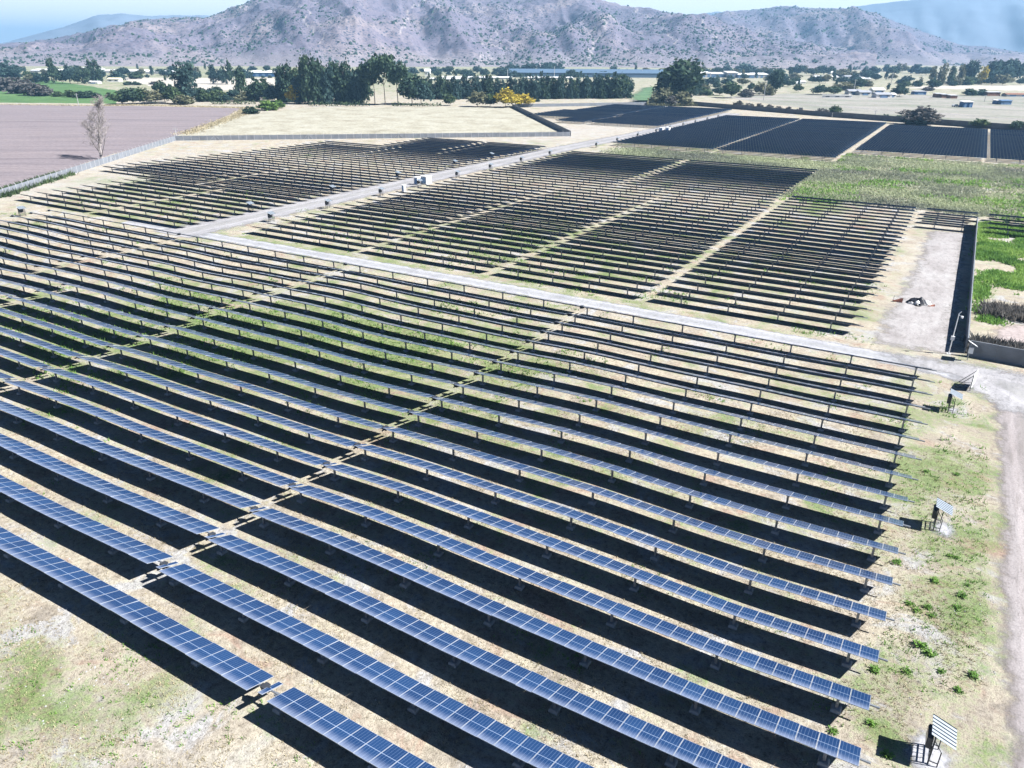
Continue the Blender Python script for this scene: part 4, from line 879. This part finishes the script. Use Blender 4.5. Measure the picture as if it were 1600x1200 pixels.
# loose stones and dry clods on the bare soil
X_,Y_=scatter(9000,-70,13,12,66,lambda x,y: np.clip(34/np.hypot(x,y),.1,1)*sstep(.45,.7,fbm(x*.2,y*.2,55,3))); k=infront(X_,Y_); X_,Y_=X_[k],Y_[k]; s_=rng.uniform(.02,.075,len(X_)); c_=np.stack([X_,Y_,terrain(X_,Y_)],1)
O_=[np.array(o) for o in ((1,0,0),(0,1,0),(-1,0,0),(0,-1,0))]; V_=[np.stack([c_+s_[:,None]*O_[q],c_+s_[:,None]*O_[(q+1)%4],c_+np.stack([0*s_,0*s_,s_*.8],1)],1) for q in range(4)]
tag(add('loose_stones',quads_mesh('loose_stones',np.concatenate(V_,0),M['concrete'],None,3)),'loose pale stones strewn over the bare soil','stones',kind='stuff')
# single weeds on the right verge
def weed_mesh(seed):
    r=np.random.default_rng(seed); n=110; a=r.uniform(0,6.283,n); e=r.uniform(.15,1.2,n); l=r.uniform(.12,.42,n); d=np.stack([np.cos(a)*np.cos(e),np.sin(a)*np.cos(e),np.sin(e)],1)
    c=r.normal(0,.17,(n,3)); c[:,2]=np.abs(c[:,2])*.6; s=np.stack([-np.sin(a),np.cos(a),0*a],1)*r.uniform(.03,.075,n)[:,None]; m=c+d*(l*.55)[:,None]; tp=c+d*l[:,None]; tp[:,2]-=l*.15
    return quads_mesh('weed',np.stack([c,m+s,tp,m-s],1),L['weed'],np.clip(r.normal(.5,.25,n),0,1))
WM=[weed_mesh(k) for k in range(3)]
for i,(px,py,s) in enumerate([(1438,1010,1.5),(1452,1022,1.4),(1418,1050,1.1),(1520,1057,1.2),(1503,932,1.25),(1496,950,1.1),(1460,909,1.2),(1402,880,1.3),(1483,869,.9),(1494,872,.9),(1512,915,.7),(1420,944,1.0),(1432,955,1.0),(1450,950,1.0),(1456,963,.9),(1366,1048,1.2),(1447,737,1.0),(1495,742,1.0),(1362,1132,1.0),(1385,1180,1.2),(1302,1143,1.0),(1497,1080,1.0),(1470,1050,.9)]):
    x,y=at(px,py); side='on the right verge, '+nth(i+1)+' of the scattered ones'
    o=add('weed',WM[i%3],None,(x,y,T(x,y)),(0,0,random.uniform(0,6)),(s*.62,s*.62,s*.55)); tag(o,f'bright green leafy weed {side}','weed','weeds on the right verge')

# ------------------------------------------------------------------ hills
FH=np.array([math.sin(YAW),math.cos(YAW)]); RH=np.array([math.cos(YAW),-math.sin(YAW)])
def az_of(px): return np.arctan((np.asarray(px,float)-800)/F_PX*math.cos(PITCH)/ (1))
def sky_h(pts,a,r):
    px=np.array([p[0] for p in pts],float); py=np.array([p[1] for p in pts],float)
    # direction through the ridge pixel -> bearing and slope
    D=_f[None]*F_PX+_r[None]*(px-800)[:,None]-_u[None]*(py-600)[:,None]; b=np.arctan2(D[:,:2]@RH,D[:,:2]@FH); s=D[:,2]/np.linalg.norm(D[:,:2],axis=1)
    return CAMH+np.interp(a,b,s)*r
def ridge(name,pts,rb,rr,seed,mat,a0,a1,na,nr,amp,gul,back=1.25):
    A=np.linspace(math.radians(a0),math.radians(a1),na); t=np.concatenate([np.linspace(0,1,nr),np.linspace(1.05,1.6,10)])
    AA,TT=np.meshgrid(A,t); rbv=rb*(1+.10*(fbm(AA*6+3,AA*0,seed,3)-.5)); rrv=rr*(1+.12*(fbm(AA*5+9,AA*0+2,seed,3)-.5))
    RR_=rbv+(rrv-rbv)*TT; H=sky_h(pts,AA,rrv); X=RR_*(FH[0]*np.cos(AA)+RH[0]*np.sin(AA)); Y=RR_*(FH[1]*np.cos(AA)+RH[1]*np.sin(AA))
    u=AA*rr/520; w=(RR_-rbv)/900
    g=1-np.abs(2*fbm(u*1.0+.35*w+5,w*.35,seed+1,4,.55)-1); g2=1-np.abs(2*fbm(u*3.1+.8*w,w*1.1+3,seed+5,4,.55)-1)
    env=np.clip(TT,0,1.0)*np.clip(1.0-TT,0,1)*4
    tt=np.clip(TT+env*gul*(g-.72)+env*gul*.22*(g2-.7),0,1.6); prof=np.where(TT<=1,tt**1.15*(1.35-.35*tt),1-.55*(TT-1)*back)
    H=np.maximum(H,0); Z=H*prof+amp*env*(fbm(X/230,Y/230,seed+9,5)-.5)+np.where(TT<=1,1,0)*amp*.12*(fbm(X/18,Y/18,seed+2,3)-.5)*np.clip(TT*4,0,1)
    Z=np.where(TT<=0.0,-3,Z); me=grid_mesh(name,X,Y,Z,mat); return me,X,Y,Z,TT
def hill_mat():
    t=NT('hill_slope'); p=t.pos(); n1=t.noise(.0045,6,.6,p,.5); n2=t.noise(.03,6,.65,p); n3=t.noise(.16,6,.75,p)
    c=t.ramp(n1,[(.3,(.12,.11,.14)),(.5,(.18,.155,.19)),(.7,(.29,.24,.235))])
    v=t.n('ShaderNodeTexVoronoi'); v.inputs['Scale'].default_value=.11; t.l(p,v.inputs['Vector']); vd=v.outputs['Distance']
    sc=t.math('ADD',t.math('MULTIPLY',n2,.8),t.math('MULTIPLY',n1,.35)); 
    m=t.step(t.math('ADD',vd,t.math('MULTIPLY',t.math('SUBTRACT',.62,sc),1.3)),.42,.28)
    c=t.mix(t.math('MULTIPLY',m,.9),c,(.045,.055,.08)); m2=t.step(n3,.46,.60); c=t.mix(t.math('MULTIPLY',m2,.5),c,(.075,.08,.115))
    z=t.n('ShaderNodeSeparateXYZ'); t.l(p,z.inputs[0]); low=t.step(t.math('ADD',z.outputs[2],t.math('MULTIPLY',n2,40)),62,22); c=t.mix(t.math('MULTIPLY',low,.45),c,(.31,.28,.275))
    tr=t.attr('trail'); c=t.mix(t.math('MULTIPLY',tr,.55),c,(.46,.41,.38))
    return t.done(t.bsdf(c,.95,0,t.bump(t.math('ADD',t.math('MULTIPLY',n3,.5),n2),.6,6.0),spec=.05))
M['hill']=hill_mat()
P1=[(-500,75),(-200,62),(0,69),(30,67),(100,57),(200,35),(250,28),(330,28),(370,16),(410,0),(500,-22),(600,-30),(720,-30),(800,-26),(900,-10),(950,3),(1000,13),(1060,24),(1100,32),(1140,44),(1200,60),(1300,74),(1500,78)]
P2=[(900,72),(1000,50),(1060,34),(1110,25),(1160,18),(1230,12),(1300,15),(1345,15),(1370,22),(1400,34),(1450,52),(1500,70),(1560,80),(1640,84),(1900,84)]
me,HX,HY,HZ,HT=ridge('hills',P1,1750,2900,41,M['hill'],-44,24,620,130,95,.70)
tr=np.zeros(HX.shape)
# pale dirt trails that climb the slopes
def trail(arr,t0,t1,a0,a1,wig,seed,w=.0016):
    T_=HT; na=arr.shape[1]; A=np.linspace(math.radians(-44),math.radians(24),na)[None,:].repeat(arr.shape[0],0)
    s=np.clip((T_-t0)/(t1-t0),0,1); ac=math.radians(a0)+(math.radians(a1-a0))*s+wig*(fbm(s*9,s*0+seed,seed,3)-.5)
    arr[:]=np.maximum(arr,np.where((T_>=t0)&(T_<=t1),1-sstep(.5,1,np.abs(A-ac)/w),0))
trail(tr,.25,.98,-8,-4.5,.03,3,.0009); trail(tr,.05,.45,-3,-1,.05,21,.001); trail(tr,.2,.8,14,12.5,.04,22,.001); trail(tr,.35,.9,-26,-24,.04,23,.001); trail(tr,.1,.7,5,7.5,.03,6); trail(tr,.3,1,11,8,.04,8,.0012); trail(tr,.5,.98,-20,-17,.02,9,.0012); trail(tr,.15,.6,-13,-15,.03,12,.001)
a=me.attributes.new('trail','FLOAT','POINT'); a.data.foreach_set('value',tr.reshape(-1).astype(np.float32))
tag(add('hills',me),kind='structure')
me2,HX2,HY2,HZ2,HT2=ridge('hills_behind',P2,2500,3900,77,M['hill'],-6,46,460,100,80,.8); tag(add('hills',me2),kind='structure')
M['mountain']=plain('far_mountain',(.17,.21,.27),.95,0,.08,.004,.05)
me3,*_=ridge('far_mountain',[(-500,80),(-100,76),(10,66),(60,52),(100,42),(150,24),(190,21),(230,25),(270,24),(320,24),(400,34),(480,60),(700,78)],3900,4700,91,M['mountain'],-46,0,200,40,50,.3); tag(add('mountain',me3),kind='structure')
me4,*_=ridge('far_mountain',[(900,70),(1040,42),(1080,24),(1120,18),(1160,20),(1220,28),(1260,26),(1290,20),(1330,11),(1400,2),(1450,-2),(1600,-4),(1800,-4),(2100,20)],4200,4900,95,M['mountain'],2,48,220,40,50,.3); tag(add('mountain',me4),kind='structure')
# scrub on the slopes
def slope_scrub(X,Y,Z,TT,n,smin,smax,seed,name):
    r=np.random.default_rng(seed); ny,nx=X.shape; i=r.integers(1,ny-2,n*4); j=r.integers(1,nx-2,n*4); fi=r.random(n*4); fj=r.random(n*4)
    k=(TT[i,j]<1.02)&(TT[i,j]>.02); i,j,fi,fj=i[k],j[k],fi[k],fj[k]
    b=lambda Q:(Q[i,j]*(1-fi)*(1-fj)+Q[i+1,j]*fi*(1-fj)+Q[i,j+1]*(1-fi)*fj+Q[i+1,j+1]*fi*fj); x,y,z=b(X),b(Y),b(Z)
    k=r.random(len(x))<sstep(.32,.66,fbm(x/160,y/160,seed,4)); x,y,z=x[k][:n],y[k][:n],z[k][:n]; m=len(x); s=r.uniform(smin,smax,m)*(r.random(m)**3*1.5+.5)
    base=np.array([[1,0,0],[.3,.95,0],[-.8,.6,0],[-.8,-.6,0],[.3,-.95,0]]); V=[]
    top=np.stack([x+r.normal(0,.2,m)*s,y+r.normal(0,.2,m)*s,z+s*r.uniform(.7,1.1,m)],1)
    rg=[np.stack([x+base[q,0]*s*r.uniform(.7,1.2,m),y+base[q,1]*s*r.uniform(.7,1.2,m),z-.4*s+0*x],1) for q in range(5)]
    sh=[.72*g_+.28*top+np.stack([0*x,0*x,s*.55],1) for g_ in rg]
    for q in range(5):
        V.append(np.stack([rg[q],rg[(q+1)%5],sh[(q+1)%5],sh[q]],1)); V.append(np.stack([sh[q],sh[(q+1)%5],top,top],1))
    t=r.random(m); V=np.concatenate(V,0); return tag(add(name,quads_mesh(name,V,L['dark' if name!='slope_scrub2' else 'dark'],np.tile(t,10))),'dark scrub bushes scattered over the hill slopes','scrub',kind='stuff')
slope_scrub(HX,HY,HZ,HT,19000,1.0,3.2,3,'slope_scrub'); slope_scrub(HX2,HY2,HZ2,HT2,10000,1.4,4.0,4,'slope_scrub')

# ------------------------------------------------------------------ air
hz=bpy.data.materials.new('haze'); hz.use_nodes=True; ht=hz.node_tree; ht.nodes.clear(); o_=ht.nodes.new('ShaderNodeOutputMaterial'); pv=ht.nodes.new('ShaderNodeVolumePrincipled')
pv.inputs['Color'].default_value=(.34,.65,1,1); pv.inputs['Density'].default_value=HAZE; pv.inputs['Anisotropy'].default_value=.1; ht.links.new(pv.outputs[0],o_.inputs['Volume'])
top=float(max(HZ.max(),HZ2.max(),me3.vertices and max(v.co.z for v in me3.vertices),max(v.co.z for v in me4.vertices)))+25
mb=MB(); x0,x1,y0,y1=-14500,12500,-3500,16500; mb.box(((x0+x1)/2,(y0+y1)/2,(top-6)/2),(x1-x0,y1-y0,top+6),0)
tag(add('haze',mb.build('haze',[hz])),kind='stuff')
